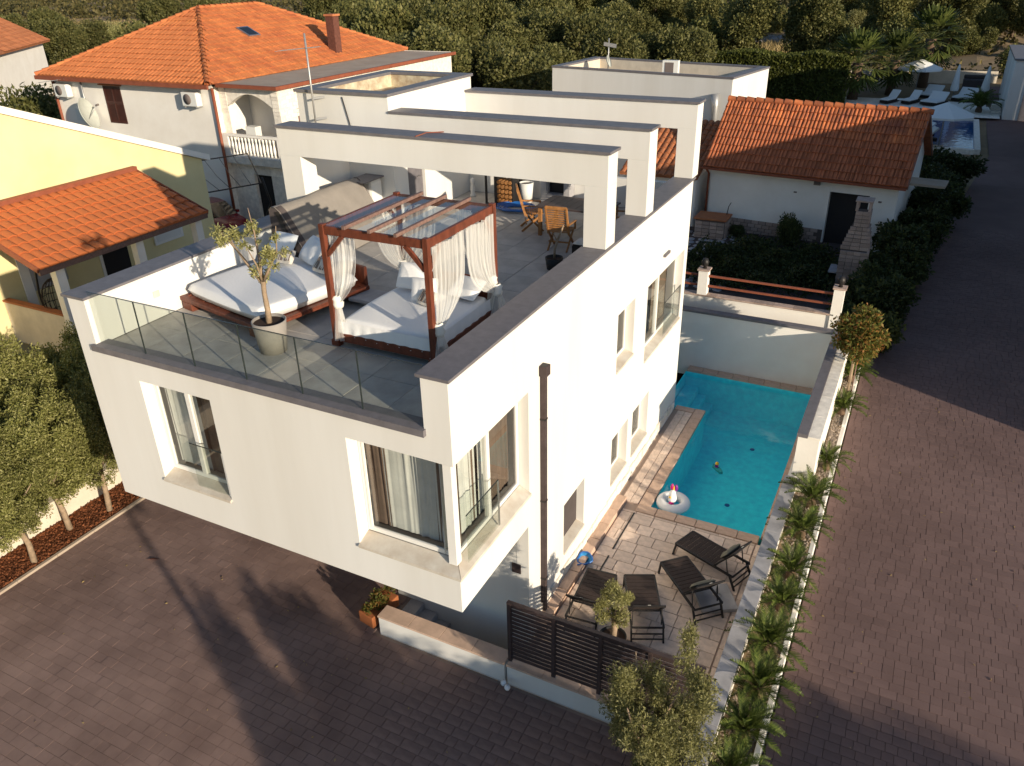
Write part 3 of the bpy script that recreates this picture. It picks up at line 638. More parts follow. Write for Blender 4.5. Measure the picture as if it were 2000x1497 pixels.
# gutter pipe with hopper, lamps, vents, plaque
dp = MB().box(0.012, 0.105, 2.98, 3.075, 0.25, 5.80).build('downpipe', darkbrown, villa)
mb = MB(); mb.prism([(0.004, 2.94, 5.80), (0.15, 2.94, 5.80), (0.15, 3.115, 5.80), (0.004, 3.115, 5.80)], (0, 0, 0.20)); mb.build('hopper', darkbrown, dp, bevel=0.01)
MB().box(0.03, 0.13, 2.965, 3.09, 5.985, 6.003).build('hopper_mouth', black, dp)
for z in (1.2, 3.1, 4.9): MB().box(0.004, 0.112, 2.972, 3.083, z, z+0.035).build('pipe_bracket', black, dp)
mb = MB().box(0.003, 0.06, 10.12, 10.55, 5.70, 5.76); mb.build('wall_lamp', cap, villa)
MB().box(-0.36, -0.17, 2.435, 2.457, 1.68, 1.90).build('meter_box', darkbrown, villa)
MB().box(-7.417, -7.40, 1.40, 1.54, 6.62, 6.74).build('wall_vent', sillm, villa); MB().box(-7.417, -7.40, 4.50, 4.60, 6.62, 6.74).build('wall_vent', grille, villa)
pl = MB(); 
for i in range(30): pl.box(0.003, 0.03+0.02*random.random(), 2.5+i*0.325, 2.5+i*0.325+0.317, 0.36, 0.52+0.12*random.random())
pl.build('stone_plinth', limestone, villa)
MB().box(-7.4, -6.95, 7.95, 8.42, 6.2, 7.42).build('corner_block', white, villa, bevel=0.08); MB().box(-7.46, -6.9, 7.6, 8.44, 7.425, 7.46).build('block_coping', cap, villa)
for (x0, y) in ((-4.2, 5.955),): MB().tube([(x0, y, 9.04), (x0+0.05, 6.3, 9.06), (x0+0.32, 6.56, 9.05)], 0.012, 6).build('cable', rustpaint, villa)
MB().tube([(-7.95, 8.44, 9.3), (-7.8, 8.44, 8.7), (-7.75, 8.44, 8.4)], 0.012, 6).build('cable', black, villa)
# aerial on the tower front
ae = thing('aerial_mast', 'thin steel aerial mast bracketed to the front of the stair tower', 'aerial', (-8.74, 8.3, 8.4))
MB().tube([(-8.74, 8.28, 8.3), (-8.74, 8.28, 10.75)], 0.024, 8).build('mast', galv, ae)
for z in (8.75, 9.25): MB().bar((-8.74, 8.28, z), (-8.50, 8.45, z+0.02), 0.03, 0.05).build('bracket', galv, ae)
mb = MB(); mb.bar((-9.5, 8.2, 10.35), (-8.4, 8.35, 10.45), 0.02, 0.02)
for i in range(9): t = i/8; p = Vector((-9.5, 8.2, 10.35)).lerp(Vector((-8.4, 8.35, 10.45)), t); mb.bar(p+Vector((0.03, -0.22+0.1*t, 0)), p+Vector((-0.03, 0.22-0.1*t, 0)), 0.009, 0.009)
mb.build('antenna', galv, ae)
# ------------------------------------------------------------------ roof terrace furniture
def drape(parent, a, b, tie, zbot, seed, folds=7, amp=0.028, hang=0.13, ex=2.6):
    rd = random.Random(seed); a, b, tie = Vector(a), Vector(b), Vector(tie); N = folds*6; rows = []; d = (b-a).normalized(); n = Vector((-d.y, d.x, 0)); ph = rd.random()*6
    for j in range(15):
        t = j/14; e = t**ex; row = []
        for i in range(N+1):
            s = i/N; top = a.lerp(b, s); p = top.lerp(tie+d*(s-0.5)*0.16, e); p.z = top.z+(tie.z-top.z)*t-0.10*math.sin(PI*t)*abs(s-0.5)*2*0.6
            p += n*(math.sin(s*folds*2*PI+ph+1.3*math.sin(t*3+s*4))*0.55+math.sin(s*folds*0.63*2*PI+ph*2+t*1.5)*0.8+0.5*math.sin(s*folds*1.7*2*PI+ph*3))*amp*(0.5+0.5*math.sin(s*5+ph)**2)*(1-0.35*t)+Vector((0, 0, 0.02*math.sin(s*9+t*5))); row.append(p)
        rows.append(row)
    c = MB().grid(rows).build('curtain', sheer, parent); rows = []
    for j in range(6):
        t = j/5; row = []
        for i in range(25):
            an = 2*PI*i/24; r = 0.05+(hang-0.05)*t; r *= 1+0.25*math.sin(an*6+ph); row.append(tie+Vector((math.cos(an)*r, math.sin(an)*r, (zbot-tie.z)*t-0.02)))
        rows.append(row)
    MB().grid(rows).build('hem', sheer, c); mb = MB()
    mb.lathe(tie+Vector((0, 0, -0.10)), [(0.045, 0), (0.09, 0.03), (0.105, 0.09), (0.085, 0.15), (0.10, 0.19), (0.06, 0.24)], 14); mb.v = [(x+rd.gauss(0, 0.007), y+rd.gauss(0, 0.007), z+rd.gauss(0, 0.005)) for x, y, z in mb.v]
    mb.build('knot', sheer_tie, c)
def pad(mb, o, u, v, h, puff=0.05, n=10, tilt=None, pw=6, dome=0.25):
    """soft box: mattress or cushion; o centre of the underside, u, v half axes"""
    o, u, v = Vector(o), Vector(u), Vector(v); w = tilt or Vector((0, 0, 1)); top, bot = [], []
    for j in range(n+1):
        rt, rb = [], []
        for i in range(n+1):
            a, b = -1+2*i/n, -1+2*j/n; e = max(0, (1-abs(a)**pw)*(1-abs(b)**pw))**0.5; r = 1-0.04*(a*a*b*b)
            p = o+u*a*r+v*b*r; rt.append(p+w*(h*0.5+h*0.5*e*(1-dome+dome*math.cos(a*1.4)*math.cos(b*1.4))+puff*0.2*math.sin(a*5+b*3)*e)); rb.append(p+w*(h*0.5-h*0.5*e))
        top.append(rt); bot.append(rb[::-1])
    mb.grid(top); mb.grid(bot); return mb
def cushion_ob(name, label, cat, c, size, h, rz, lean, m, group=None, stripes=False):
    t = thing(name, label, cat, c, rz, group, local=True); ca, sa = math.cos(lean), math.sin(lean)
    u = Vector((size[0]/2, 0, 0)); v = Vector((0, ca*size[1]/2, sa*size[1]/2)); w = Vector((0, -sa, ca)); o = v
    pad(MB(), o, u, v, h, tilt=w).build('cover', m, t)
    if stripes:
        mb = MB()
        for k in (-0.55, -0.35, -0.2, 0.15, 0.35, 0.6):
            q = o+u*k+w*(h*0.93); mb.ob(q-v*0.72-w*0.01, u*0.08, v*1.44, w*0.02)
        mb.build('stripe', stripe, t)
    return t
# canopy bed
x0, x1, y0, y1, zf, zt = -3.45, -1.42, 1.87, 4.06, ZT, 8.40
bed = thing('canopy_bed', 'red wood four-poster daybed with rafters overhead and white voile curtains', 'daybed', (-2.5, 3.2, ZT)); ps = 0.10
for (x, y) in ((x0, y0), (x1, y0), (x1, y1), (x0, y1)): MB().box(x-ps/2, x+ps/2, y-ps/2, y+ps/2, zf, zt+0.02).build('post', redwood, bed, bevel=0.008)
for y in (y0, y1): MB().box(x0+0.05, x1-0.05, y-0.03, y+0.03, zt-0.155, zt-0.01).build('cross_beam', redwood, bed, bevel=0.006)
for x in (x0, x1): MB().box(x-0.03, x+0.03, y0+0.05, y1-0.05, zt-0.155, zt-0.008).build('side_beam', redwood, bed, bevel=0.006)
for k in range(3): x = x0+(x1-x0)*(k+1)/4; MB().box(x-0.03, x+0.03, y0-0.10, y1+0.10, zt-0.005, zt+0.055).build('rafter', oldwood, bed, bevel=0.005)
for x in (x0, x1):
    for y in (y0, y1):
        sx = 1 if x == x0 else -1; sy = 1 if y == y0 else -1
        MB().bar((x+sx*0.05, y, zt-0.52), (x+sx*0.40, y, zt-0.15), 0.06, 0.07).build('brace', redwood, bed); MB().bar((x, y+sy*0.05, zt-0.50), (x, y+sy*0.38, zt-0.15), 0.06, 0.07).build('brace', redwood, bed)
for y in (y0, y1): MB().box(x0+0.05, x1-0.05, y-0.03, y+0.03, zf+0.10, zf+0.26).build('bed_rail', redwood, bed, bevel=0.006)
for x in (x0, x1): MB().box(x-0.03, x+0.03, y0+0.05, y1-0.05, zf+0.10, zf+0.26).build('bed_rail', redwood, bed, bevel=0.006)
for (x, y) in ((x0, y0), (x1, y0)): MB().box(x-0.075, x+0.075, y-0.075, y+0.075, zf, zf+0.13).build('foot_block', redwood, bed, bevel=0.008)
MB().box(x0+0.06, x1-0.06, y1-0.05, y1-0.01, zf+0.26, zf+0.82).build('headboard', redwood, bed, bevel=0.01)
MB().box(x0+0.04, x1-0.04, y0+0.04, y1-0.06, zf+0.20, zf+0.25).build('slat_base', redwood, bed)
MB().quad((x0+0.03, y0+0.03, zt-0.012), (x1-0.03, y0+0.03, zt-0.012), (x1-0.03, y1-0.03, zt-0.012), (x0+0.03, y1-0.03, zt-0.012)).build('roof_sheet', clear_sheet, bed)
mt = pad(MB(), ((x0+x1)/2, (y0+y1)/2-0.02, zf+0.25), ((x1-x0)/2-0.03, 0, 0), (0, (y1-y0)/2-0.07, 0), 0.24, n=40, pw=30, dome=0.05).build('mattress', linen, bed)
rows = []
for j in range(5):
    t = j/4; rows.append([Vector((x0+0.02+(x1-x0-0.04)*i/60, y0+0.015-0.035*t+0.012*math.sin(i*0.9)*t, zf+0.47-0.25*t-0.015*math.sin(i*0.31)*t)) for i in range(61)])
MB().grid(rows).build('bed_skirt', linen, mt)
rows = [[Vector((x1-0.015+0.03*t+0.012*math.sin(i*0.8)*t, y0+0.02+(y1-y0-0.1)*i/60, zf+0.47-0.25*t)) for i in range(61)] for t in (0, .33, .66, 1)]
MB().grid(rows).build('bed_skirt', linen, mt)
zr = zt-0.16
drape(bed, (x0+0.02, y0+0.10, zr), (x0+0.02, y0+0.75, zr), (x0+0.03, y0+0.09, zf+0.80), zf+0.12, 1)
drape(bed, (x0+0.10, y0+0.03, zr), (x0+0.62, y0+0.03, zr), (x0+0.07, y0+0.05, zf+0.80), zf+0.15, 2, 6)
drape(bed, (x0+0.02, y1-0.85, zr), (x0+0.02, y1-0.1, zr), (x0+0.06, y1-0.06, zf+0.78), zf+0.2, 3, 7)
drape(bed, (x0+0.1, y1-0.03, zr), (x0+0.85, y1-0.03, zr), (x0+0.06, y1-0.06, zf+0.74), zf+0.2, 4, 8)
drape(bed, (x1+0.045, y0+0.08, zr), (x1+0.045, y0+1.08, zr), (x1+0.06, y0+0.10, zf+0.62), zf+0.10, 5, 12, 0.028, 0.17, 4.2)
drape(bed, (x1+0.045, y1-1.05, zr), (x1+0.045, y1-0.06, zr), (x1+0.10, y1-0.10, zf+0.62), zf+0.08, 6, 12, 0.030, 0.24, 4.2)
drape(bed, (x1-0.75, y1-0.03, zr), (x1-0.08, y1-0.03, zr), (x1-0.02, y1-0.06, zf+0.75), zf+0.2, 8, 8)
zc = zf+0.49
cushion_ob('pillow', 'large white pillow leaning on the headboard of the canopy bed, nearest the left post', 'pillow', (-2.95, 3.62, zc), (0.70, 0.52), 0.16, 0.10, 0.9, linen, 'pillows on the canopy bed')
cushion_ob('pillow', 'large white pillow on the right side of the canopy bed behind the draped curtain', 'pillow', (-1.85, 3.55, zc), (0.66, 0.50), 0.16, -0.2, 0.55, linen, 'pillows on the canopy bed')
cushion_ob('pillow', 'white pillow propped upright in the middle of the canopy bed', 'pillow', (-2.45, 3.25, zc), (0.50, 0.42), 0.13, 0.35, 1.05, linen, 'pillows on the canopy bed')
cushion_ob('cushion', 'small cushion with dark stripes in front of the white pillows on the canopy bed', 'cushion', (-2.30, 3.02, zc), (0.42, 0.30), 0.12, -0.25, 0.8, linen_b, None, True)
# low pallet bed
pb = thing('pallet_bed', 'low red wooden pallet daybed with a thick white mattress by the left parapet', 'daybed', (-5.85, 3.0, ZT), -0.21, local=True)
hx, hy = 1.33, 1.32
for sy in (-1, 1): MB().box(-hx, hx, sy*(hy-0.06)-0.06, sy*(hy-0.06)+0.06, 0.16, 0.25).build('rail', redwood, pb, bevel=0.012)
for sx in (-1, 1): MB().box(sx*(hx-0.06)-0.06, sx*(hx-0.06)+0.06, -hy+0.125, hy-0.125, 0.16, 0.248).build('rail', redwood, pb, bevel=0.012)
for sx in (-1, 1):
    for sy in (-1, 1): MB().box(sx*(hx-0.22)-0.16, sx*(hx-0.22)+0.16, sy*(hy-0.10)-0.10, sy*(hy-0.10)+0.10, 0.0, 0.158).build('foot_block', redwood, pb, bevel=0.015)
for k in range(5): MB().box(-hx+0.15+k*0.52, -hx+0.60+k*0.52, -hy+0.13, hy-0.13, 0.19, 0.23).build('plank', redwood, pb)
pad(MB(), (0, -0.02, 0.245), (hx-0.10, 0, 0), (0, hy-0.10, 0), 0.27, n=40, pw=30, dome=0.06).build('mattress', linen, pb)
MB().box(-0.3, hx-0.1, hy-0.02, hy+0.06, 0.1, 0.62).build('backrest', redwood, pb, bevel=0.015)
for sx in (-0.25, 0.25): pass
R2 = -0.21; z2 = ZT+0.52
for nm, lb, loc, sz, h, rz, ln, m_, st in (
    ('pillow', 'big white pillow at the far left corner of the pallet bed under the olive branches', (-6.55, 4.0, z2), (0.72, 0.55), 0.18, R2+0.1, 0.85, linen, False),
    ('pillow', 'big white pillow at the head of the pallet bed, its corner pointing up', (-5.75, 3.95, z2), (0.72, 0.58), 0.18, R2-0.25, 0.8, linen, False),
    ('pillow', 'flat white pillow lying behind the striped bolster on the pallet bed', (-5.05, 3.85, z2), (0.66, 0.45), 0.14, R2, 0.35, linen, False)):
    cushion_ob(nm, lb, 'pillow', loc, sz, h, rz, ln, m_, 'pillows on the pallet bed', st)
cushion_ob('cushion', 'beige striped cushion leaning on the pillows of the pallet bed, behind the bare post', 'cushion', (-5.1, 3.55, z2), (0.45, 0.34), 0.15, R2, 0.75, linen_b, None, True)
cushion_ob('cushion', 'beige cushion half hidden by olive twigs on the pallet bed', 'cushion', (-6.15, 3.7, z2), (0.42, 0.32), 0.13, R2+0.3, 0.8, linen_b, None, True)
t = thing('bolster', 'beige roll bolster on the right end of the pallet bed', 'bolster', (-4.75, 3.75, z2+0.1), R2, local=True)
MB().tube([(-0.05, -0.30, 0), (-0.05, -0.27, 0), (-0.05, 0.27, 0), (-0.05, 0.30, 0)], [0.06, 0.115, 0.115, 0.06], 16).build('cover', linen_b, t)
st = thing('slab_table', 'low grey stone slab table between the two daybeds', 'side table', (-4.05, 3.75, ZT)); MB().box(-4.4, -3.72, 3.45, 4.05, ZT+0.10, ZT+0.17).build('top', slate, st, bevel=0.01); MB().box(-4.25, -3.87, 3.6, 3.9, ZT, ZT+0.10).build('base', slate, st)
# covered furniture along the left wall
cv = thing('furniture_cover', 'long grey fabric cover draped over garden furniture against the left parapet', 'cover', (-6.9, 6.3, ZT))
pf = [(-7.38, 0.02), (-7.38, 1.26), (-7.31, 1.33), (-7.20, 1.33), (-7.08, 1.24), (-6.62, 0.55), (-6.47, 0.28), (-6.42, 0.02)]
rows = [[Vector((x+0.02*math.sin(y*2.3+z*4)*(0.3 if x < -7.3 else 1), y+(0.25*z if False else 0), ZT+z*(1+0.012*math.sin(y*3)))) for (x, z) in pf] for y in [4.75+3.0*k/14 for k in range(15)]]
MB().grid(rows).build('cover', greycover, cv)
for y in (4.75, 7.75): MB().poly([(x, y, ZT+z) for x, z in pf]).build('end_panel', darkcover, cv)
MB().prism([(-7.2, 4.74, ZT+1.25), (-7.1, 4.74, ZT+1.27), (-6.62, 4.74, ZT+0.15), (-6.72, 4.74, ZT+0.12)], (0, -0.015, 0)).build('strap', black, cv)
rows = [[Vector((x+0.012, y, ZT+z+0.012)) for (x, z) in pf[2:]] for y in (4.77, 4.95)]; MB().grid(rows).build('piping', darkcover, cv)
# potted olive by the glass
def pot(name, label, loc, r, h, m, taper=0.8, soil_h=0.05):
    t = thing(name, label, 'plant pot', loc); x, y, z = loc
    MB().lathe((x, y, z), [(0.0, 0), (r*taper, 0), (r, h), (r*0.93, h), (r*0.90, h-soil_h), (0, h-soil_h)], 28).build('pot', m, t); MB().lathe((x, y, z), [(0, h-soil_h+0.004), (r*0.89, h-soil_h+0.004)], 28).build('potting_soil', potsoil, t); return t
def branchy(tree, base, segs, m): 
    for i, (pts, rr) in enumerate(segs): MB().tube([Vector(base)+Vector(p) for p in pts], rr, 7).build('trunk' if i == 0 else 'branch', m, tree)
pot('plant_pot', 'round grey planter with the sparse olive tree behind the balustrade glass', (-4.36, 1.22, ZT), 0.30, 0.58, potgrey, 0.78)
ol = thing('olive_tree', 'young olive tree with thin forked branches in the grey planter by the glass', 'tree', (-4.36, 1.22, ZT+0.52))
segs = [([(0, 0, 0), (0.02, 0, 0.25), (-0.01, 0.02, 0.55), (0.03, 0.0, 0.78)], [0.06, 0.05, 0.043, 0.045]),
        ([(0.02, 0, 0.72), (-0.25, 0.02, 1.0), (-0.55, 0.1, 1.22), (-0.85, 0.1, 1.5)], [0.035, 0.028, 0.02, 0.008]), ([(0.02, 0, 0.75), (-0.12, 0.15, 1.15), (-0.28, 0.3, 1.5), (-0.38, 0.35, 1.9)], [0.03, 0.022, 0.015, 0.006]),
        ([(0.03, 0, 0.76), (0.2, 0.0, 1.0), (0.35, 0.1, 1.3), (0.42, 0.1, 1.75)], [0.03, 0.024, 0.015, 0.006]), ([(0.02, 0, 0.74), (0.05, -0.1, 1.1), (-0.05, -0.15, 1.4)], [0.025, 0.015, 0.006]), ([(-0.55, 0.1, 1.22), (-0.78, 0.2, 1.38), (-0.95, 0.1, 1.36)], [0.014, 0.01, 0.004])]
branchy(ol, (-4.36, 1.22, ZT+0.52), segs, bark)
cl = []
for cx, cy, cz, r, k in ((-0.78, 0.1, 1.42, 0.24, 5), (-0.55, 0.12, 1.3, 0.16, 3), (-0.3, 0.3, 1.55, 0.17, 4), (-0.22, 0.2, 1.3, 0.12, 2), (0.36, 0.1, 1.35, 0.2, 5), (0.42, 0.1, 1.6, 0.13, 2), (0.05, 0, 0.93, 0.18, 4), (0.2, 0.0, 1.05, 0.14, 3), (-0.15, 0.1, 1.02, 0.13, 2)): cl += blob_clumps((cx, cy, cz), (r, r, r), k, r*0.55, int(abs(cx*1000)+cz*77))
o = bpy.data.objects.new('crown', crown_mesh('crown', cl, 2600, 0.066, olive_y, 3.0, 0.8, 5)); C.objects.link(o); o.parent = ol
# dining set
def chair_make(label, loc, rz):
    t = thing('garden_chair', label, 'chair', loc, rz, 'slatted teak chairs round the dining table', local=True)
    for sx in (-1, 1):
        x = sx*0.25
        MB().bar((x, 0.24, 0), (x, -0.20, 0.44), 0.03, 0.05).build('leg', teak, t); MB().bar((x*0.92, -0.30, 0), (x*0.92, 0.20, 0.42), 0.03, 0.05).build('leg', teak, t)
        MB().bar((x, -0.20, 0.40), (x, -0.40, 1.06), 0.035, 0.055).build('back_post', teak, t); MB().bar((x*1.08, -0.30, 0.66), (x*1.08, 0.22, 0.62), 0.055, 0.03).build('armrest', teak, t); MB().bar((x*1.08, 0.2, 0.43), (x*1.08, 0.2, 0.62), 0.03, 0.04).build('arm_support', teak, t)
    for k in range(8): MB().bar((-0.25, -0.20+k*0.06, 0.445), (0.25, -0.20+k*0.06, 0.445), 0.048, 0.018).build('seat_slat', teak, t)
    for k in range(10): y, z = -0.215-k*0.0195, 0.50+k*0.058; MB().bar((-0.235, y, z), (0.235, y, z), 0.016, 0.036).build('back_slat', teak, t)
    MB().bar((-0.25, -0.40, 1.06), (0.25, -0.40, 1.06), 0.03, 0.06).build('top_rail', teak, t); MB().bar((-0.25, -0.18, 0.2), (0.25, -0.18, 0.2), 0.025, 0.035).build('stretcher', teak, t); return t
ch = chair_make('slatted teak armchair nearest the balustrade, its back to the canopy bed', (-1.98, 8.42, ZT), 0.08)
dup(ch, (-3.25, 9.55, ZT), -1.05, 'slatted teak armchair at the left end of the dining table'); dup(ch, (-2.0, 10.75, ZT), PI+0.1, 'slatted teak armchair at the far side of the dining table'); dup(ch, (-0.98, 9.5, ZT), PI/2, 'slatted teak armchair half hidden behind the pergola post')
tb = thing('dining_table', 'dark slatted dining table on the roof terrace among teak chairs', 'table', (-2.05, 9.6, ZT))
for k in range(9): MB().box(-2.95+k*0.2, -2.76+k*0.2, 9.05, 10.15, ZT+0.70, ZT+0.735).build('top_plank', darkbrown, tb)
for x in (-2.85, -1.25):
    for y in (9.12, 10.08): MB().box(x-0.04, x+0.04, y-0.04, y+0.04, ZT, ZT+0.698).build('leg', teak, tb)
ot = thing('wicker_stool', 'square wicker stool with a beige seat pad next to the pergola post', 'stool', (-1.05, 7.75, ZT))
mb = MB(); mb.box(-1.33, -0.80, 7.5, 8.0, ZT+0.06, ZT+0.42); mb.build('body', rattan, ot, bevel=0.02)
pad(MB(), (-1.065, 7.75, ZT+0.42), (0.27, 0, 0), (0, 0.25, 0), 0.07).build('seat_pad', linen_b, ot)
for x in (-1.3, -0.83):
    for y in (7.53, 7.97): MB().box(x-0.02, x+0.02, y-0.02, y+0.02, ZT, ZT+0.06).build('leg', black, ot)
pt = pot('plant_pot', 'black plant pot by the right parapet with a bare twisted stem', (-1.55, 7.05, ZT), 0.20, 0.26, blackpot, 0.8)
bs = thing('bare_plant', 'bare twisted grey stem rising from the black pot by the parapet', 'plant', (-1.55, 7.05, ZT+0.2)); MB().tube([(-1.55, 7.05, ZT+0.2), (-1.52, 7.02, ZT+0.45), (-1.5, 7.1, ZT+0.62), (-1.44, 7.12, ZT+0.78), (-1.40, 7.2, ZT+0.95)], [0.03, 0.026, 0.03, 0.022, 0.016], 8).build('stem', bark, bs); MB().tube([(-1.5, 7.1, ZT+0.62), (-1.62, 7.15, ZT+0.76)], [0.02, 0.01], 6).build('stub', bark, bs)
pot('plant_pot', 'black plant pot holding the leafy olive behind the second pergola frame', (-0.85, 10.6, ZT), 0.26, 0.42, blackpot, 0.8)
o2 = thing('olive_tree', 'leafy potted olive between the second and third pergola frames', 'tree', (-0.85, 10.6, ZT+0.36)); branchy(o2, (-0.85, 10.6, ZT+0.36), [([(0, 0, 0), (0.02, 0.02, 0.5), (0, 0, 0.9)], [0.035, 0.03, 0.02])], bark)
o = bpy.data.objects.new('crown', crown_mesh('crown', blob_clumps((0, 0, 1.05), (0.22, 0.22, 0.42), 12, 0.16, 3), 1100, 0.075, olive_l, 2.8, 0.6, 8)); C.objects.link(o); o.parent = o2
# things against the back wall
gp = thing('steel_stand', 'black steel frame with two posts standing at the back of the terrace', 'metal frame', (-5.2, 11.0, ZT))
for x, y in ((-5.45, 11.15), (-5.0, 10.85)): MB().box(x-0.025, x+0.025, y-0.025, y+0.025, ZT, ZT+1.95).build('post', black, gp)
MB().bar((-5.45, 11.15, ZT+1.95), (-5.0, 10.85, ZT+1.95), 0.05, 0.05).build('top_bar', black, gp); MB().bar((-5.45, 11.15, ZT+0.03), (-5.0, 10.85, ZT+0.03), 0.05, 0.05).build('foot_bar', black, gp); MB().bar((-5.6, 11.2, ZT+1.7), (-4.9, 10.78, ZT+1.7), 0.05, 0.12).build('cross_arm', black, gp)
ho = thing('garden_hose', 'coiled bright blue hose lying on the terrace floor', 'hose', (-4.45, 10.95, ZT)); 
for k in range(5): r = 0.20+0.06*k; MB().tube([(-4.45+r*1.3*math.cos(a*PI/12), 10.95+r*math.sin(a*PI/12), ZT+0.03+0.02*((k+a) % 3)/3+0.01*k) for a in range(25)], 0.022, 6, False).build('coil', bluepl, ho)
fw = thing('firewood_rack', 'narrow rack stacked with split firewood beside the white pot', 'firewood rack', (-4.95, 11.5, ZT))
for x in (-5.2, -4.72): MB().box(x-0.02, x+0.02, 11.3, 11.7, ZT, ZT+1.0).build('upright', black, fw)
for k in range(20): x, z = -5.14+(k % 4)*0.12, ZT+0.08+(k//4)*0.13; MB().tube([(x, 11.28, z), (x+0.01, 11.7, z)], 0.055, 6).build('log', teak, fw)
MB().box(-5.22, -4.70, 11.3, 11.7, ZT, ZT+0.03).build('base', black, fw)
pot('plant_pot', 'tall white pot between the firewood and the fireplace', (-4.5, 11.75, ZT), 0.20, 0.55, plastic_w, 0.75)
fp = thing('fireplace', 'grey outdoor fireplace with a dark opening built on the back wall', 'fireplace', (-3.7, 12.0, ZT)); mb = MB()
mb.box(-4.12, -3.95, 11.86, 12.22, ZT, ZT+1.4); mb.box(-3.42, -3.25, 11.86, 12.22, ZT, ZT+1.4); mb.box(-3.949, -3.421, 11.86, 12.22, ZT+1.1, ZT+1.4); mb.box(-3.949, -3.421, 11.86, 12.22, ZT, ZT+0.25); mb.build('surround', slate, fp)
MB().box(-3.94, -3.43, 12.1, 12.2, ZT+0.26, ZT+1.09).build('firebox', black, fp)
ac = thing('wall_unit', 'white air conditioner unit on the terrace back wall above the firewood', 'air conditioner', (-4.45, 12.1, ZT+1.5)); MB().box(-4.85, -4.05, 12.02, 12.23, ZT+1.42, ZT+1.70).build('casing', plastic_w, ac, bevel=0.02); MB().box(-4.8, -4.1, 12.012, 12.02, ZT+1.44, ZT+1.50).build('louvre', grille, ac)
ln = thing('stone_lantern', 'small white baluster ornament on the terrace floor by the back corner', 'ornament', (-6.2, 11.7, ZT)); MB().lathe((-6.2, 11.7, ZT), [(0, 0), (0.09, 0), (0.09, 0.05), (0.05, 0.09), (0.07, 0.25), (0.045, 0.36), (0.065, 0.42), (0.06, 0.5), (0, 0.54)], 14).build('body', white2, ln)
# ------------------------------------------------------------------ pool terrace, front wall and fence
lw = thing('retaining_wall', 'low white garden wall with stone coping along the driveway under the fence', 'wall', (0.4, 1.45, 0))
for a, b in ((-2.86, 0.02), (0.08, 3.72)):
    MB().box(a, b, 1.30, 1.60, -0.9 if a < 0 else -0.1, 0.45).build('wall_body', white, lw); n = int((b-a)/0.72)
    for i in range(n): MB().box(a-0.01+(b-a+0.02)*i/n+0.003, a-0.01+(b-a+0.02)*(i+1)/n-0.003, 1.27, 1.62, 0.452, 0.492).build('coping_stone', coping, lw, bevel=0.006)
gp2 = thing('gate_pier', 'short cream block standing on the low wall by the downpipe foot', 'pier', (0.0, 2.2, 0.2)); MB().box(-0.14, 0.16, 2.0, 2.36, -0.8, 0.42).build('block', cream, gp2); MB().box(-0.17, 0.19, 1.97, 2.39, 0.422, 0.46).build('cap', limestone, gp2)
fe = thing('fence', 'dark brown horizontal slat fence standing on the low white wall', 'fence', (0.1, 1.42, 0.49)); px = [0.10, 0.99, 1.88, 2.77, 3.66]
for x in px: MB().box(x-0.035, x+0.035, 1.385, 1.455, 0.493, 1.92).build('post', darkbrown, fe)
for a, b in zip(px, px[1:]):
    for k in range(14): MB().ob((a+0.036, 1.41, 0.56+k*0.097), (b-a-0.072, 0, 0), (0, 0.018, 0.0), (0, 0.0, 0.072)).build('slat', darkbrown, fe, bevel=0.003)
MB().box(0.065, 3.695, 1.38, 1.46, 1.922, 1.95).build('top_rail', darkbrown, fe)
sp = thing('garden_spotlight', 'twin glass globe spotlight on a spike at the foot of the low wall', 'lamp', (0.14, 1.12, 0))
MB().tube([(0.14, 1.12, 0), (0.14, 1.12, 0.16)], 0.012, 6).build('spike', black, sp)
for dx in (-0.05, 0.06):
    MB().lathe((0.14+dx, 1.10+dx*-0.6, 0.10), [(0, 0), (0.045, 0.02), (0.062, 0.065), (0.045, 0.11), (0, 0.125)], 16).build('globe', ringw, sp)
# walls along the road side
cw = thing('boundary_wall', 'low retaining wall topped with grey stone slabs beside the cycad row', 'wall', (3.85, 4, 0))
MB().box(3.735, 4.015, -6, 9.08, -0.1, 0.95).build('wall_body', white2, cw)
for i in range(19): MB().box(3.715, 4.035, -5.9+i*0.79, -5.116+i*0.79, 0.952, 1.0).build('coping_slab', slate, cw, bevel=0.006)
tw2 = thing('boundary_wall', 'tall white wall with a dark cap shielding the pool from the road', 'wall', (4.1, 12, 0))
MB().box(3.86, 4.34, 9.1, 15.66, -0.1, 2.14).build('wall_body', white2, tw2); MB().box(3.72, 3.858, 9.1, 15.40, 0.2, 0.6).build('pool_kerb', white2, tw2)
MB().box(3.83, 4.07, 9.06, 15.68, 2.145, 2.24).build('dark_cap', cap, tw2)
for i in range(6): MB().box(4.074, 4.36, 9.07+i*1.1, 9.07+(i+1)*1.1-0.008, 2.142, 2.19).build('coping_slab', limestone, tw2, bevel=0.006)
bw = thing('boundary_wall', 'white wall with a dark cap behind the pool', 'wall', (1.5, 15.5, 0)); MB().box(-3.5, 3.855, 15.42, 15.62, -0.1, 2.14).build('wall_body', white2, bw); MB().box(-3.5, 3.825, 15.38, 15.66, 2.145, 2.22).build('dark_cap', cap, bw)
kr = thing('kerb', 'white concrete kerb between the cycad bed and the road', 'kerb', (4.68, 5, 0))
for i in range(19): y = -5+i*1.25; z = gz(0, y); MB().box(4.64, 4.74, y+0.005, y+1.245, z-0.1, z+0.47+0.02*((i*7) % 3-1)).build('kerb_stone', white2, kr, bevel=0.01)
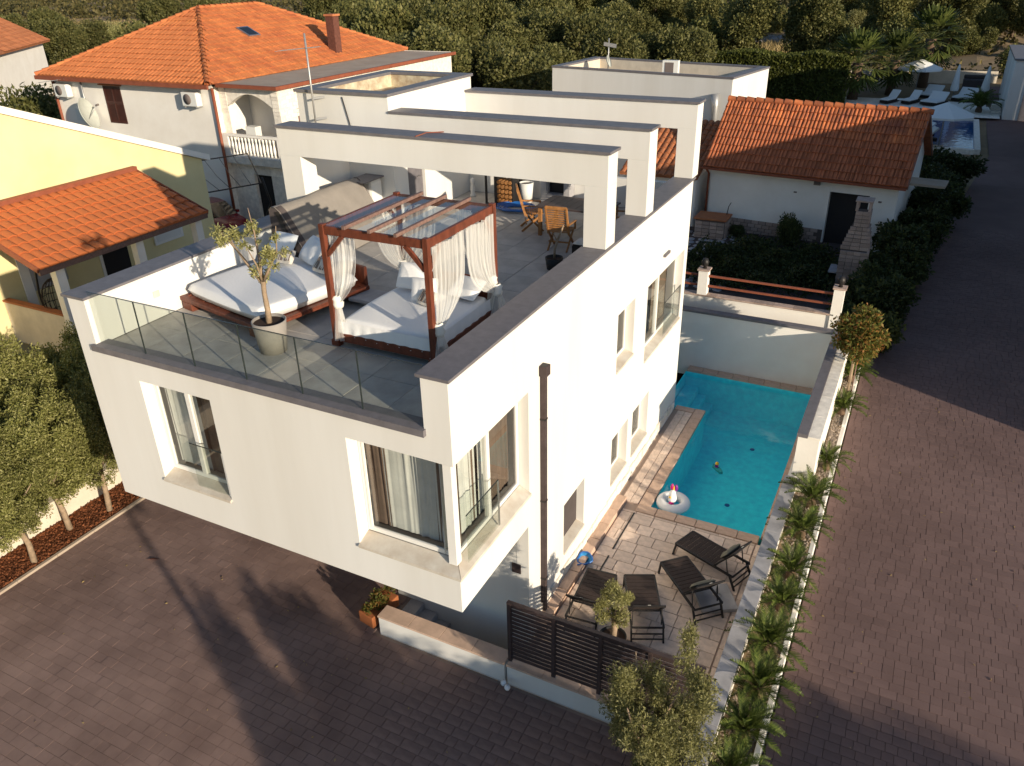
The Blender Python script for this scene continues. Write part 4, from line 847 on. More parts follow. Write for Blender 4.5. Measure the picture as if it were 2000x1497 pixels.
# sun loungers: feet end at the origin, head towards +x
def lounger(label, loc, rz, raise_deg, cushioned):
    t = thing('sun_lounger', label, 'sun lounger', loc, rz, 'sun loungers on the pool terrace', local=True); w = 0.315; zs = 0.33; hx = 1.02; Lb = 0.72; a = math.radians(raise_deg)
    fr = MB()
    for s in (-1, 1): fr.bar((0, s*w, zs), (1.50, s*w, zs), 0.035, 0.05)
    fr.bar((0, -w, zs), (0, w, zs), 0.04, 0.05); fr.bar((1.50, -w, zs), (1.50, w, zs), 0.03, 0.03); fr.bar((hx, -w, zs-0.01), (hx, w, zs-0.01), 0.03, 0.03); fr.build('frame', black, t)
    for s in (-1, 1):
        MB().bar((0.02, s*w, zs), (-0.05, s*w, 0), 0.035, 0.04).build('leg', black, t); MB().bar((1.42, s*w, zs), (1.58, s*w, 0), 0.035, 0.04).build('leg', black, t)
    for z_, x_ in ((0.07, 1.545), (0.17, 1.505)): MB().bar((x_, -w, z_), (x_, w, z_), 0.022, 0.022).build('crossbar', black, t)
    n = 9
    for k in range(n): MB().ob((0.03+k*(hx-0.04)/n, -w+0.02, zs+0.012), ((hx-0.04)/n-0.010, 0, 0), (0, 2*w-0.04, 0), (0, 0, 0.012)).build('seat_panel', textil, t)
    u = Vector((math.cos(a), 0, math.sin(a))); nn = Vector((-math.sin(a), 0, math.cos(a))); o = Vector((hx, 0, zs+0.02)); bk = MB()
    for s in (-1, 1): bk.bar(o+Vector((0, s*(w-0.015), 0)), o+u*Lb+Vector((0, s*(w-0.015), 0)), 0.03, 0.035)
    bk.bar(o+u*Lb+Vector((0, -w, 0)), o+u*Lb+Vector((0, w, 0)), 0.03, 0.035); b = bk.build('backrest', black, t)
    for k in range(6): MB().ob(o+u*(0.02+k*Lb/6.1)+Vector((0, -w+0.035, 0)), u*(Lb/6.1-0.010), (0, 2*w-0.07, 0), nn*0.012).build('back_panel', textil, b)
    for s in (-1, 1): MB().bar(o+u*0.42+Vector((0, s*(w-0.03), 0)), (1.36, s*(w-0.03), zs-0.06), 0.018, 0.018).build('prop', black, b)
    MB().ob(o+u*(Lb-0.005)+Vector((0, -0.03, 0))+nn*0.02, u*0.03, (0, 0.06, 0), nn*0.004).build('label_tag', plastic_w, b)
    if cushioned:
        q = pad(MB(), o+u*(Lb-0.36)+nn*0.012, u*0.13, (0, w-0.05, 0), 0.11, tilt=nn).build('head_cushion', cushion, b)
    return t
lounger('black sun lounger nearest the pool edge with a grey head cushion', (2.07, 6.24, 0.25), math.atan2(-0.37, 0.93), 52, True)
lounger('black sun lounger with a grey head cushion turned diagonally in the middle of the terrace', (2.07, 5.40, 0.25), math.atan2(-1.06, 1.03), 50, True)
lounger('black sun lounger beside the house wall with its back to the fence', (0.81, 4.36, 0.25), math.atan2(-1.0, 0.08), 48, False)
lounger('black sun lounger behind the potted olive, without a cushion', (1.56, 4.60, 0.25), math.atan2(-0.90, 0.42), 48, False)
pbs = thing('parasol_stand', 'square concrete parasol base with a short steel tube behind the loungers', 'parasol base', (3.12, 4.92, 0.25), 0.55, local=True)
MB().box(-0.38, 0.38, -0.38, 0.38, 0, 0.09).build('slab', slate, pbs, bevel=0.008); MB().tube([(0.05, 0.05, 0.09), (0.05, 0.05, 0.42)], 0.028, 12).build('tube', steel, pbs); MB().lathe((0.05, 0.05, 0.09), [(0.0, 0.02), (0.08, 0.02), (0.085, 0)], 14).build('flange', steel, pbs)
pot('plant_pot', 'black plant pot with the bushy olive behind the slat fence', (1.66, 2.72, 0.25), 0.27, 0.36, blackpot, 0.85)
o3 = thing('olive_tree', 'bushy potted olive between two loungers behind the fence', 'tree', (1.66, 2.72, 0.55)); branchy(o3, (1.66, 2.72, 0.55), [([(0, 0, 0), (0.03, 0, 0.25), (0.0, 0.02, 0.45), (0.05, 0, 0.75)], [0.075, 0.06, 0.05, 0.02]), ([(0, 0.02, 0.4), (-0.15, 0, 0.75)], [0.03, 0.01]), ([(0, 0.02, 0.42), (0.15, 0.1, 0.8)], [0.03, 0.01])], bark)
o = bpy.data.objects.new('crown', crown_mesh('crown', blob_clumps((0.02, 0.02, 0.80), (0.34, 0.34, 0.40), 26, 0.13, 12), 5200, 0.062, olive_y, 4.0, 0.7, 15, 1.0)); C.objects.link(o); o.parent = o3
sk = thing('pool_skimmer_net', 'bright blue leaf skimmer net leaning on the house wall by the loungers', 'pool net', (0.22, 4.82, 0.26)); rim = []
for k in range(12): a = 2*PI*k/12; rim.append(Vector((0.22+0.19*math.cos(a)*(0.85+0.15*math.cos(3*a)), 4.82+0.17*math.sin(a), 0.40+0.04*math.sin(a))))
MB().tube(rim+[rim[0]], 0.022, 6, False).build('rim', bluepl, sk); mb = MB(); c0 = Vector((0.22, 4.82, 0.33))
for k in range(12): a, b = rim[k], rim[(k+1) % 12]; m1, m2 = a.lerp(c0, 0.5)-V(0, 0, 0.05), b.lerp(c0, 0.5)-V(0, 0, 0.05); mb.quad(a, b, m2, m1); mb.poly([m1, m2, c0-V(0, 0, 0.03)])
mb.build('net', bluenet, sk); MB().tube([rim[9], (0.16, 4.55, 0.4)], 0.016, 6).build('handle', bluepl, sk)
# float ring, toy boat
fl = thing('swim_ring', 'white inflatable swim ring with a magenta nosed animal head floating in the pool corner', 'swim ring', (1.33, 7.92, 0.13))
mb = MB(); rows = []
for i in range(33):
    a = 2*PI*i/32; rows.append([V(1.33+math.cos(a)*(0.29+0.13*math.cos(b)), 7.92+math.sin(a)*(0.29+0.13*math.cos(b)), 0.20+0.125*math.sin(b)) for b in [2*PI*j/14 for j in range(15)]])
mb.grid(rows).build('ring', ringw, fl)
hd = MB(); hd.lathe((1.33, 7.80, 0.30), [(0, 0), (0.09, 0.02), (0.11, 0.12), (0.085, 0.24), (0.06, 0.33), (0, 0.36)], 14).build('head', ringw, fl)
MB().lathe((1.33, 7.72, 0.30), [(0, -0.06), (0.05, -0.045), (0.075, 0), (0.055, 0.05), (0, 0.065)], 12).build('nose', magenta, fl)
for dx, mm in ((-0.045, magenta), (0.055, purple)): MB().lathe((1.33+dx, 7.88, 0.60), [(0.02, 0), (0.05, 0.06), (0.035, 0.15), (0, 0.19)], 10).build('ear', mm, fl)
MB().lathe((1.335, 7.86, 0.56), [(0.045, 0), (0.03, 0.1), (0, 0.2)], 8).build('horn', yellowv, fl); MB().lathe((1.30, 7.74, 0.44), [(0, 0), (0.05, 0.03), (0.03, 0.07), (0, 0.08)], 8).build('forelock', yellowv, fl)
tbt = thing('toy_boat', 'small teal toy boat floating in the middle of the pool', 'toy boat', (1.93, 9.95, 0.12)); mb = MB()
P = [(-0.18, 0.06), (0.12, 0.09), (0.22, 0.0), (0.12, -0.09), (-0.18, -0.06)]
mb.prism([(1.93+x*0.8, 9.95+y-x*0.6, 0.11) for x, y in P], (0, 0, 0.06)); mb.build('hull', tealv, tbt); MB().box(1.86, 1.94, 9.95, 10.03, 0.17, 0.25).build('cabin', purple, tbt); MB().lathe((1.90, 10.0, 0.25), [(0.05, 0), (0.04, 0.05), (0, 0.08)], 10).build('figure', yellowv, tbt)
pt = thing('plant_trough', 'terracotta trough of orange flowering plants at the top of the steps', 'planter', (-3.15, 1.75, 0)); MB().prism([(-3.42, 1.35, 0.05), (-3.02, 1.28, 0.05), (-2.92, 2.1, 0.05), (-3.32, 2.17, 0.05)], (0, 0, 0.28)).build('trough', terracotta, pt, bevel=0.02)
for q in ((-3.36, 1.42), (-3.06, 1.36), (-2.98, 2.03), (-3.28, 2.1)): MB().box(q[0]-0.03, q[0]+0.03, q[1]-0.03, q[1]+0.03, 0, 0.05).build('foot', black, pt)
o = bpy.data.objects.new('foliage', crown_mesh('foliage', blob_clumps((-3.17+3.15, 1.72-1.75, 0.45), (0.18, 0.38, 0.12), 14, 0.13, 4), 900, 0.08, photinia, 2.2, 0.6, 4)); C.objects.link(o); o.parent = pt
lf = thing('fallen_leaf', 'dry brown leaf lying on the sunlit driveway', 'leaf', (-9.0, 0.9, 0)); MB().quad((-9.16, 0.82, 0.012), (-9.0, 0.87, 0.05), (-8.86, 0.98, 0.012), (-9.02, 0.93, 0.02)).build('blade', rustpaint, lf)
# ------------------------------------------------------------------ neighbouring houses
# yellow house on the left: gable wall, tiled porch roof, porch
yh = thing('yellow_house', 'yellow rendered house with a white verge and an orange tiled porch roof', 'house', (-22, 4, 0)); gx0 = -19.0
prof = [(-6, -0.1), (13.65, -0.1), (13.65, 5.85), (6.66, 8.55), (2.5, 10.15), (-6, 6.9)]
MB().prism([(gx0, y, z) for y, z in prof], (-9, 0, 0)).build('wall', yellow, yh)
mb = MB(); e = 0.17
for a, b in (((13.95, 5.75), (2.5, 10.17)), ((2.5, 10.17), (-6, 6.9))):
    mb.prism([(0.13+gx0, a[0], a[1]), (0.13+gx0, b[0], b[1]), (0.13+gx0, b[0], b[1]+0.22), (0.13+gx0, a[0], a[1]+0.22)], (-9.3, 0, 0))
mb.build('roof_verge', white2, yh)
pr = MB(); o_, e_ = Vector((-15.85, 4.45, 4.98)), Vector((gx0, 4.45, 6.12)); up = (e_-o_); Ls = up.length; up.normalize(); Wp = 6.15
pr.ob(o_-Vector((0, 0, 0.10)), (0, Wp, 0), up*Ls, (0, 0, 0.075)); rf = pr.build('porch_roof', oldwood, yh)
tm = tile_mesh('tile', 0.30, 0.40, 0.055, rt_bright); tile_roof(rf, tm, rt_bright, o_, (0, 1, 0), up*1.0, Wp, Ls, 0.30, 0.40, None, 300, 0.004)
MB().box(gx0+0.01, gx0+0.22, 4.45, 4.45+Wp, 6.10, 6.24).build('ridge_flashing', rustpaint, yh)
for dy in (-0.03, Wp+0.03): MB().bar(o_+Vector((0, dy, -0.03)), e_+Vector((0, dy, -0.03)), 0.05, 0.16).build('bargeboard', rustpaint, yh)
MB().bar((-15.9, 4.45, 4.83), (-15.9, 4.45+Wp, 4.83), 0.10, 0.10).build('eave_beam', oldwood, yh)
for y in (4.95, 7.7, 10.1): MB().box(-16.2, -15.95, y, y+0.28, -0.1, 4.77).build('column', white2, yh)
MB().box(gx0+0.02, -15.9, 5.0, 13.6, 2.1, 2.38).build('porch_floor', concrete, yh)
p = MB().box(gx0+0.02, -16.22, 4.98, 5.12, 2.0, 3.32).build('porch_parapet', cream, yh); MB().box(gx0+0.02, -16.21, 4.94, 5.16, 3.322, 3.38).build('coping', rt_old, p)
p = MB().box(-16.12, -15.98, 5.24, 7.69, 2.0, 3.32).build('porch_parapet', cream, yh); MB().box(-16.16, -15.94, 5.24, 7.69, 3.322, 3.38).build('coping', rt_old, p)
MB().box(gx0+0.008, gx0+0.03, 8.6, 9.6, 2.4, 4.5).build('door', dark, yh); MB().box(gx0+0.005, gx0+0.025, 8.48, 8.59, 2.4, 4.6).build('door_frame', white2, yh)
wf = MB(); wf.box(gx0+0.005, gx0+0.07, 10.75, 12.05, 3.35, 4.35); wb = wf.build('window', frame, yh); MB().box(gx0+0.071, gx0+0.08, 10.85, 11.95, 3.45, 4.25).build('roller_shutter', plastic_w, wb); MB().box(gx0+0.08, gx0+0.09, 10.85, 11.95, 3.78, 3.80).build('slot', grille, wb)
MB().box(gx0+0.01, gx0+0.05, 5.7, 6.0, 2.4, 6.0).build('pilaster', white2, yh); MB().box(gx0+0.01, gx0+0.04, 6.0, 7.2, 3.3, 4.6).build('panel', slate, yh)
hc = thing('hanging_chair', 'dark rattan egg chair hanging from an arched stand on the yellow porch', 'hanging chair', (-17.3, 5.6, 2.4))
MB().tube([(-17.9, 5.5, 2.42), (-17.95, 5.5, 3.6), (-17.8, 5.5, 4.3), (-17.5, 5.5, 4.62), (-17.15, 5.5, 4.6), (-17.1, 5.5, 4.45)], 0.035, 8).build('stand', black, hc); MB().tube([(-17.1, 5.5, 4.45), (-17.1, 5.5, 4.1)], 0.01, 5).build('chain', steel, hc)
mb = MB(); 
for k in range(14):
    a = PI*0.25+1.5*PI*k/13; mb.tube([(-17.1+0.42*math.sin(t)*math.cos(a), 5.5+0.42*math.sin(t)*math.sin(a), 3.5+0.68*math.cos(t)) for t in [PI*j/9 for j in range(10)]], 0.012, 4, False)
for j in range(1, 9):
    t = PI*j/9; mb.tube([(-17.1+0.42*math.sin(t)*math.cos(a), 5.5+0.42*math.sin(t)*math.sin(a), 3.5+0.68*math.cos(t)) for a in [PI*0.25+1.5*PI*q/14 for q in range(15)]], 0.010, 4, False)
mb.build('basket', rattan, hc); pad(MB(), (-17.1, 5.55, 2.92), (0.3, 0, 0), (0, 0.28, 0), 0.14).build('seat_cushion', darkcover, hc)
hc2 = thing('wicker_chair', 'low round dark wicker chair on the yellow porch beside the egg chair', 'chair', (-16.6, 5.6, 2.4)); mb = MB()
for k in range(12):
    a = 2*PI*k/12; mb.tube([(-16.62+r*math.cos(a), 5.6+r*math.sin(a), z) for r, z in ((0.28, 2.42), (0.40, 2.75), (0.42, 3.15 if math.sin(a) > -0.3 else 2.85))], 0.014, 4)
mb.build('body', rattan, hc2); pad(MB(), (-16.62, 5.6, 2.72), (0.3, 0, 0), (0, 0.3, 0), 0.12).build('seat_cushion', rt_old, hc2)
# orange-roofed house with loggia
oh = thing('orange_roof_house', 'white two-storey house with an orange hipped tile roof, loggia and balustrade', 'house', (-28, 26, 0.5)); fx0, fx1, lx, fy, by = -36.3, -25.0, -21.4, 20.5, 36.2; ez = 7.45
mb = MB(); panel(mb, (fx0, fy, 0.3), (1, 0, 0), (0, 0, 1), (0, -1, 0), fx1-fx0, ez-0.3, [(3.75, 5.0, 4.95, 6.75)], 0.12)
mb.quad((fx0, fy, 0.3), (fx0, by, 0.3), (fx0, by, ez), (fx0, fy, ez)); mb.quad((fx0, by, 0.3), (lx, by, 0.3), (lx, by, ez), (fx0, by, ez)); mb.build('wall', white2, oh)
# block-clad bay
stonew = MB(); fl_z = 4.15
panel(stonew, (fx1, fy+0.35, 0.3), (1, 0, 0), (0, 0, 1), (0, -1, 0), lx-fx1, 3.6, [(1.35, 2.45, 0.6, 3.0)], 0.2)
stonew.quad((lx, fy+0.35, 0.3), (lx, by, 0.3), (lx, by, 7.3), (lx, fy+0.35, 7.3)); stonew.quad((fx1, fy, 0.3), (fx1, fy+0.35, 0.3), (fx1, fy+0.35, 7.3), (fx1, fy, 7.3))
N = 12; ax0, ax1 = fx1+0.45, lx-0.42
stonew.quad((fx1, fy+0.35, fl_z), (ax0, fy+0.35, fl_z), (ax0, fy+0.35, 7.3), (fx1, fy+0.35, 7.3)); stonew.quad((ax1, fy+0.35, fl_z), (lx, fy+0.35, fl_z), (lx, fy+0.35, 7.3), (ax1, fy+0.35, 7.3))
for k in range(N):
    xa, xb = ax0+(ax1-ax0)*k/N, ax0+(ax1-ax0)*(k+1)/N; za, zb_ = [6.45+0.55*math.sin(PI*t/N) for t in (k, k+1)]
    stonew.quad((xa, fy+0.35, za), (xb, fy+0.35, zb_), (xb, fy+0.35, 7.3), (xa, fy+0.35, 7.3)); stonew.quad((xa, fy+0.35, za), (xa, fy+0.65, za), (xb, fy+0.65, zb_), (xb, fy+0.35, zb_))
sb = stonew.build('stone_wall', limestone, oh)
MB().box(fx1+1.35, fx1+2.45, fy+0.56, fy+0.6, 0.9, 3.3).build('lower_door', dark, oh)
# single blocks, slightly proud
ub = MB().box(-0.5, 0.5, 0, 0.02, -0.5, 0.5).mesh('stone_block', limestone); uside = MB().box(0, 0.02, -0.5, 0.5, -0.5, 0.5).mesh('stone_block', limestone); cnt = 0; rr = random.Random(8)
for r in range(20):
    z = 7.2-0.165*r
    for (a, b) in ((fx1+0.02, ax0), (ax1, lx)):
        x = (a+b)/2
        if cnt < 150: place('stone_block', ub, sb, (x+rr.uniform(-0.01, 0.01), fy+0.33-rr.uniform(0, 0.012), z), sc=(b-a-0.03, 1, 0.148)); cnt += 1
    for k in range(22):
        y = fy+0.6+k*0.42+(0.21 if r % 2 else 0)
        if cnt < 300 and r < 8: place('stone_block', uside, sb, (lx+rr.uniform(-0.006, 0.008), y, z), sc=(1, 0.40, 0.148)); cnt += 1
# loggia inside, balcony, balustrade
mb = MB(); mb.box(fx1, lx-0.02, fy+2.2, fy+2.3, fl_z, 7.2); mb.box(fx1+0.02, lx-0.03, fy+0.66, fy+2.19, 7.05, 7.2); mb.quad((fx1, fy+0.36, fl_z), (fx1, fy+2.2, fl_z), (fx1, fy+2.2, 7.05), (fx1, fy+0.36, 7.05)); mb.build('loggia_wall', white2, oh)
MB().box(fx1, lx+0.02, fy+0.0, fy+2.2, fl_z-0.32, fl_z).build('balcony_slab', limestone, oh)
MB().box(fx1+1.5, fx1+2.6, fy+2.15, fy+2.19, fl_z+0.02, 6.3).build('loggia_door', shutter_m, oh)
bl = MB(); bl.box(fx1+0.05, lx, fy+0.02, fy+0.20, fl_z+0.95, fl_z+1.06); bl.box(fx1+0.05, lx, fy+0.04, fy+0.18, fl_z+0.01, fl_z+0.10); bl.box(fx1+0.05, fx1+0.38, fy+0.03, fy+0.19, fl_z+0.101, fl_z+0.949); bl.box(lx-0.2, lx, fy+0.03, fy+0.19, fl_z+0.101, fl_z+0.949); bal = bl.build('balustrade', white2, oh)
lm = MB().lathe((0, 0, 0), [(0.06, 0), (0.06, 0.06), (0.035, 0.10), (0.075, 0.30), (0.05, 0.52), (0.03, 0.62), (0.05, 0.70), (0.06, 0.76), (0.06, 0.85)], 10).mesh('baluster', white2)
for k in range(13): place('baluster', lm, bal, (fx1+0.55+k*0.215, fy+0.11, fl_z+0.10))
MB().box(fx1+1.15, fx1+1.75, fy+0.5, fy+0.9, fl_z+0.4, fl_z+1.35).build('white_cabinet', plastic_w, oh)
# shuttered window
sh = MB().box(fx0+3.75, fx0+5.0, fy+0.02, fy+0.06, 5.25, 7.05).build('window_shutter', shutter_m, oh); fr_ = MB(); x0, x1 = fx0+3.75, fx0+5.0
for (a, b) in ((x0, x0+0.09), (x0+0.58, x0+0.67), (x1-0.09, x1)): fr_.box(a, b, fy-0.02, fy+0.018, 5.25, 7.05)
for (a, b) in ((x0+0.09, x0+0.58), (x0+0.67, x1-0.09)):
    for z in (5.25, 6.22, 6.96): fr_.box(a, b, fy-0.018, fy+0.018, z, z+0.09)
fr_.build('stile', shutter_m, sh)
for (a, b) in ((x0+0.09, x0+0.58), (x0+0.67, x1-0.09)):
    for k in range(15):
        z = 5.36+k*0.055
        MB().ob((a, fy+0.015, z), (b-a, 0, 0), (0, -0.025, -0.02), (0, 0, 0.012)).build('slat', shutter_m, sh)
        if k < 11: MB().ob((a, fy+0.015, 6.33+k*0.055), (b-a, 0, 0), (0, -0.025, -0.02), (0, 0, 0.012)).build('slat', shutter_m, sh)
MB().box(x0-0.2, x1+0.15, fy-0.12, fy, 7.08, 7.14).build('window_hood', rt_old, oh)
# roof
ex0, ex1, ey0, ey1 = fx0-0.55, fx1+0.25, fy-0.5, by+0.4; hw = (ex1-ex0)/2; rz = ez+2.85; xm = (ex0+ex1)/2; ya, yb = ey0+hw, ey1-hw; A = (xm, ya, rz); B = (xm, yb, rz)
mb = MB(); c0, c1, c2, c3 = (ex0, ey0, ez), (ex1, ey0, ez), (ex1, ey1, ez), (ex0, ey1, ez)
mb.poly([c0, c1, A]); mb.quad(c1, c2, B, A); mb.poly([c2, c3, B]); mb.quad(c3, c0, A, B); rb = mb.build('tile_roof', rt_orange, oh)
tm = tile_mesh('tile', 0.27, 0.42, 0.06, rt_orange, 4); s1 = Vector(A)-Vector((xm, ey0, ez)); Ls = s1.length
tile_roof(rb, tm, rt_orange, (ex0, ey0, ez+0.01), (1, 0, 0), s1, 2*hw, Ls, 0.27, 0.42, lambda a, b: b/Ls*hw*1.0 < a < 2*hw-b/Ls*hw, 290)
s2 = Vector((xm, 0, rz))-Vector((ex1, 0, ez)); Wr = ey1-ey0
tile_roof(rb, tm, rt_orange, (ex1, ey0, ez+0.01), (0, 1, 0), s2, Wr, s2.length, 0.27, 0.42, lambda a, b: b/s2.length*hw < a < Wr-b/s2.length*hw, 0)
for (p, q) in ((c1, A), (c0, A), (A, B), (c2, B)):
    p, q = Vector(p), Vector(q); n = int((q-p).length/0.4); 
    for k in range(n): a, b = p.lerp(q, k/n), p.lerp(q, (k+1.12)/n); MB().tube([a+Vector((0, 0, 0.05)), b+Vector((0, 0, 0.02))], [0.125, 0.10], 8, False).build('ridge_tile', rt_orange, rb)
mb = MB(); mb.box(ex0-0.05, ex1+0.02, ey0-0.08, ey0+0.03, ez-0.20, ez-0.01); mb.box(fx1+0.3, lx+0.35, fy-0.1, fy+0.06, 7.30, 7.46); mb.box(lx+0.20, lx+0.35, fy+0.061, by, 7.30, 7.46); mb.build('gutter', rustpaint, oh)
MB().box(fx1+0.2, lx+0.19, fy+0.061, by, 7.28, 7.42).build('flat_roof', concrete, oh)
mb = MB(); mb.tube([(fx1+0.08, fy-0.10, 7.25), (fx1+0.08, fy-0.10, 0.5)], 0.07, 8); mb.tube([(fx0+0.1, fy-0.1, 7.25), (fx0+0.1, fy-0.1, 0.5)], 0.07, 8); mb.build('downpipe', rustpaint, oh)
chm = MB().box(-25.9, -25.38, 30.4, 30.92, 7.4, 9.7).build('chimney', brickd, oh); MB().box(-25.96, -25.32, 30.34, 30.98, 9.7, 9.80).build('chimney_cap', rt_old, chm)
sk_o = Vector((ex1, 26.3, ez))+s2*0.50; sn = Vector((0, 1, 0)).cross(s2).normalized(); su = s2.normalized()
k_ = MB().ob(sk_o+sn*0.03, (0, 0.85, 0), su*0.95, sn*0.10).build('skylight', steel, rb); MB().ob(sk_o+sn*0.131+su*0.1+Vector((0, 0.1, 0)), (0, 0.65, 0), su*0.75, sn*0.01).build('pane', carglass, k_)
MB().box(lx+0.0, lx+0.015, 22.0, 22.55, 5.65, 6.35).build('side_window', oldwood, oh)
# fittings on the facade
for (x, lb) in ((-35.35, 'white air conditioner by the left corner of the orange-roofed house'), (-26.2, 'white air conditioner right of the shuttered window on the orange-roofed house')):
    a = thing('air_conditioner', lb, 'air conditioner', (x, 20.3, 6.4), 0, 'air conditioners on the orange-roofed house'); MB().box(x-0.48, x+0.48, 20.08, 20.42, 6.42, 7.05).build('casing', plastic_w, a, bevel=0.03)
    MB().lathe((x-0.1, 20.08, 6.74), [(0.24, 0.003), (0.24, 0.02), (0.0, 0.02)], 20, (0, -1, 0)).build('fan_grille', grille, a)
    MB().box(x-0.4, x-0.34, 20.08, 20.5, 6.36, 6.415).build('bracket', galv, a); MB().box(x+0.34, x+0.4, 20.08, 20.5, 6.36, 6.415).build('bracket', galv, a)
ds = thing('satellite_dish', 'large pale satellite dish on a mast before the orange-roofed house', 'satellite dish', (-33.1, 19.6, 4.8)); ax = Vector((0.82, 0.44, 0.30)).normalized()
MB().lathe((-33.1, 19.55, 5.75), [(0, 0), (0.25, 0.02), (0.5, 0.08), (0.72, 0.17), (0.78, 0.22), (0.80, 0.21), (0.72, 0.13), (0.3, -0.01), (0, -0.03)], 26, ax).build('reflector', dishm, ds)
MB().tube([(-33.2, 19.55, 5.3), Vector((-33.2, 19.55, 5.95))+ax*0.75], 0.02, 6).build('feed_arm', galv, ds); MB().tube([Vector((-33.2, 19.55, 5.95))+ax*0.72, Vector((-33.2, 19.55, 5.95))+ax*0.88], 0.05, 8).build('receiver', grille, ds)
MB().tube([(-33.9, 20.3, 4.9), (-33.9, 20.3, 7.4)], 0.045, 8).build('mast', galv, ds); MB().bar((-33.9, 20.3, 6.1), (-33.3, 19.6, 5.95), 0.06, 0.06).build('bracket', galv, ds); MB().box(-34.3, -33.75, 19.9, 20.2, 5.35, 5.95).build('control_box', plastic_w, ds)
ae2 = thing('aerial_mast', 'small lattice aerial on the mast at the left end of the orange-roofed house', 'aerial', (-33.9, 20.3, 7.4)); mb = MB(); mb.bar((-36.2, 19.6, 7.15), (-33.8, 20.3, 7.45), 0.03, 0.03)
for k in range(10): q = Vector((-36.2, 19.6, 7.15)).lerp(Vector((-33.8, 20.3, 7.45)), k/9); mb.bar(q+Vector((0.06, -0.2, 0)), q-Vector((0.06, -0.2, 0)), 0.014, 0.014)
mb.build('boom', galv, ae2)
# washing lines
wl = thing('clothes_airer', 'black steel washing line frame above the parked car', 'clothes line', (-21.5, 16.5, 1))
for (a, b) in (((-24.5, 17.0, 4.5), (-23.0, 20.0, 4.5)), ((-19.6, 14.2, 4.4), (-19.3, 16.8, 4.2)), ((-24.5, 17.0, 4.5), (-19.6, 14.2, 4.4)), ((-23.0, 20.0, 4.5), (-19.3, 16.8, 4.2))): MB().bar(a, b, 0.045, 0.045).build('frame_bar', black, wl)
for t in (0.2, 0.4, 0.6, 0.8): a = Vector((-24.5, 17.0, 4.5)).lerp(Vector((-23.0, 20.0, 4.5)), t); b = Vector((-19.6, 14.2, 4.4)).lerp(Vector((-19.3, 16.8, 4.2)), t); MB().tube([a, a.lerp(b, 0.5)-Vector((0, 0, 0.12)), b], 0.014, 4).build('line', black, wl)
MB().tube([(-20.5, 17.6, 0.6), (-20.4, 17.6, 2.0), (-20.0, 17.9, 3.0), (-19.8, 17.4, 4.25)], 0.05, 6).build('post', black, wl)
# parked car
def car(label, loc, rz, paint):
    t = thing('parked_car', label, 'car', loc, rz, local=True); w = 0.83
    P = [(-2.0, 0.35), (-2.05, 0.75), (-1.95, 0.98), (-1.2, 1.02), (0.75, 0.98), (1.65, 0.86), (2.0, 0.68), (2.03, 0.35)]
    rows = []
    for s, k in ((-1, 0.92), (-0.94, 1.0), (0.94, 1.0), (1, 0.92)): rows.append([V(x*(1 if abs(s) < 1 else 0.985), s*w, 0.35+(z-0.35)*k) for x, z in P])
    mb = MB(); mb.grid(rows); mb.poly(rows[0]); mb.poly(rows[3][::-1]); body = mb.build('body', paint, t)
    R_ = [(-1.85, 1.0), (-1.35, 1.40), (-0.6, 1.47), (0.05, 1.44), (0.85, 0.97)]
    rows = [[V(x, s*w*(0.97-0.30*max(0, z-0.98)), z) for x, z in R_] for s in (-1, 1)]; mid = [V(x, 0, z+0.03*(z > 1.2)) for x, z in R_]
    mb = MB(); r3 = [rows[0], mid, rows[1]]
    mb.grid([r[1:4] for r in r3]); mb.build('roof', paint, t)
    MB().grid([r[3:5] for r in r3]).build('windscreen', carglass, t); MB().grid([r[0:2] for r in r3]).build('rear_window', carglass, t)
    for r, s in ((rows[0], -1), (rows[1], 1)):
        MB().poly([r[0], r[1], r[2], V((r[2].x+r[2].x)/2, s*w*0.97, 1.0)]).build('side_window', carglass, t); MB().poly([V(r[2].x+0.05, s*w*0.97, 1.0), r[2]+V(0.05, 0, 0), r[3], r[4]]).build('side_window', carglass, t)
        MB().box(0.62, 0.78, s*w*0.98 if s > 0 else s*w*0.98-0.14, s*w*0.98+0.14 if s > 0 else s*w*0.98, 0.98, 1.10).build('mirror', paint, t)
        for x in (-1.25, 1.3):
            wh = MB().lathe((x, s*(w-0.14), 0.31), [(0.31, 0), (0.31, s*0.16), (0.2, s*0.165)], 20, (0, 1, 0)).build('wheel', rubber, t); MB().lathe((x, s*(w-0.14), 0.31), [(0.0, s*0.15), (0.2, s*0.16)], 14, (0, 1, 0)).build('rim', steel, wh)
        MB().box(1.88, 2.01, s*0.6-0.16, s*0.6+0.16, 0.62, 0.74).build('headlight', pane_m, t)
    return t
car('dark red hatchback parked between the yellow and the orange-roofed house', (-24.6, 18.75, 0.85), -0.30, redcar)
# small tile-roofed outbuilding behind the pool
th = thing('tile_roof_house', 'low white outbuilding with a weathered red tile roof and a dark doorway', 'house', (0.6, 32, 0.85)); tx0, tx1, ty0, ty1, te, tr = -3.5, 4.55, 28.6, 35.0, 3.85, 6.25
mb = MB(); panel(mb, (tx0, ty0, 0.7), (1, 0, 0), (0, 0, 1), (0, -1, 0), tx1-tx0, te-0.7, [(5.36, 6.98, 0.0, 2.42)], 0.3)
ym = (ty0+ty1)/2-0.9; mb.poly([(tx1, ty0, 0.7), (tx1, ty1, 0.7), (tx1, ty1, te), (tx1, ym, tr-0.12), (tx1, ty0, te)]); mb.poly([(tx0, ty0, 0.7), (tx0, ty1, 0.7), (tx0, ty1, te), (tx0, ym, tr-0.12), (tx0, ty0, te)]); mb.quad((tx0, ty1, 0.7), (tx1, ty1, 0.7), (tx1, ty1, te), (tx0, ty1, te)); mb.build('wall', white2, th)
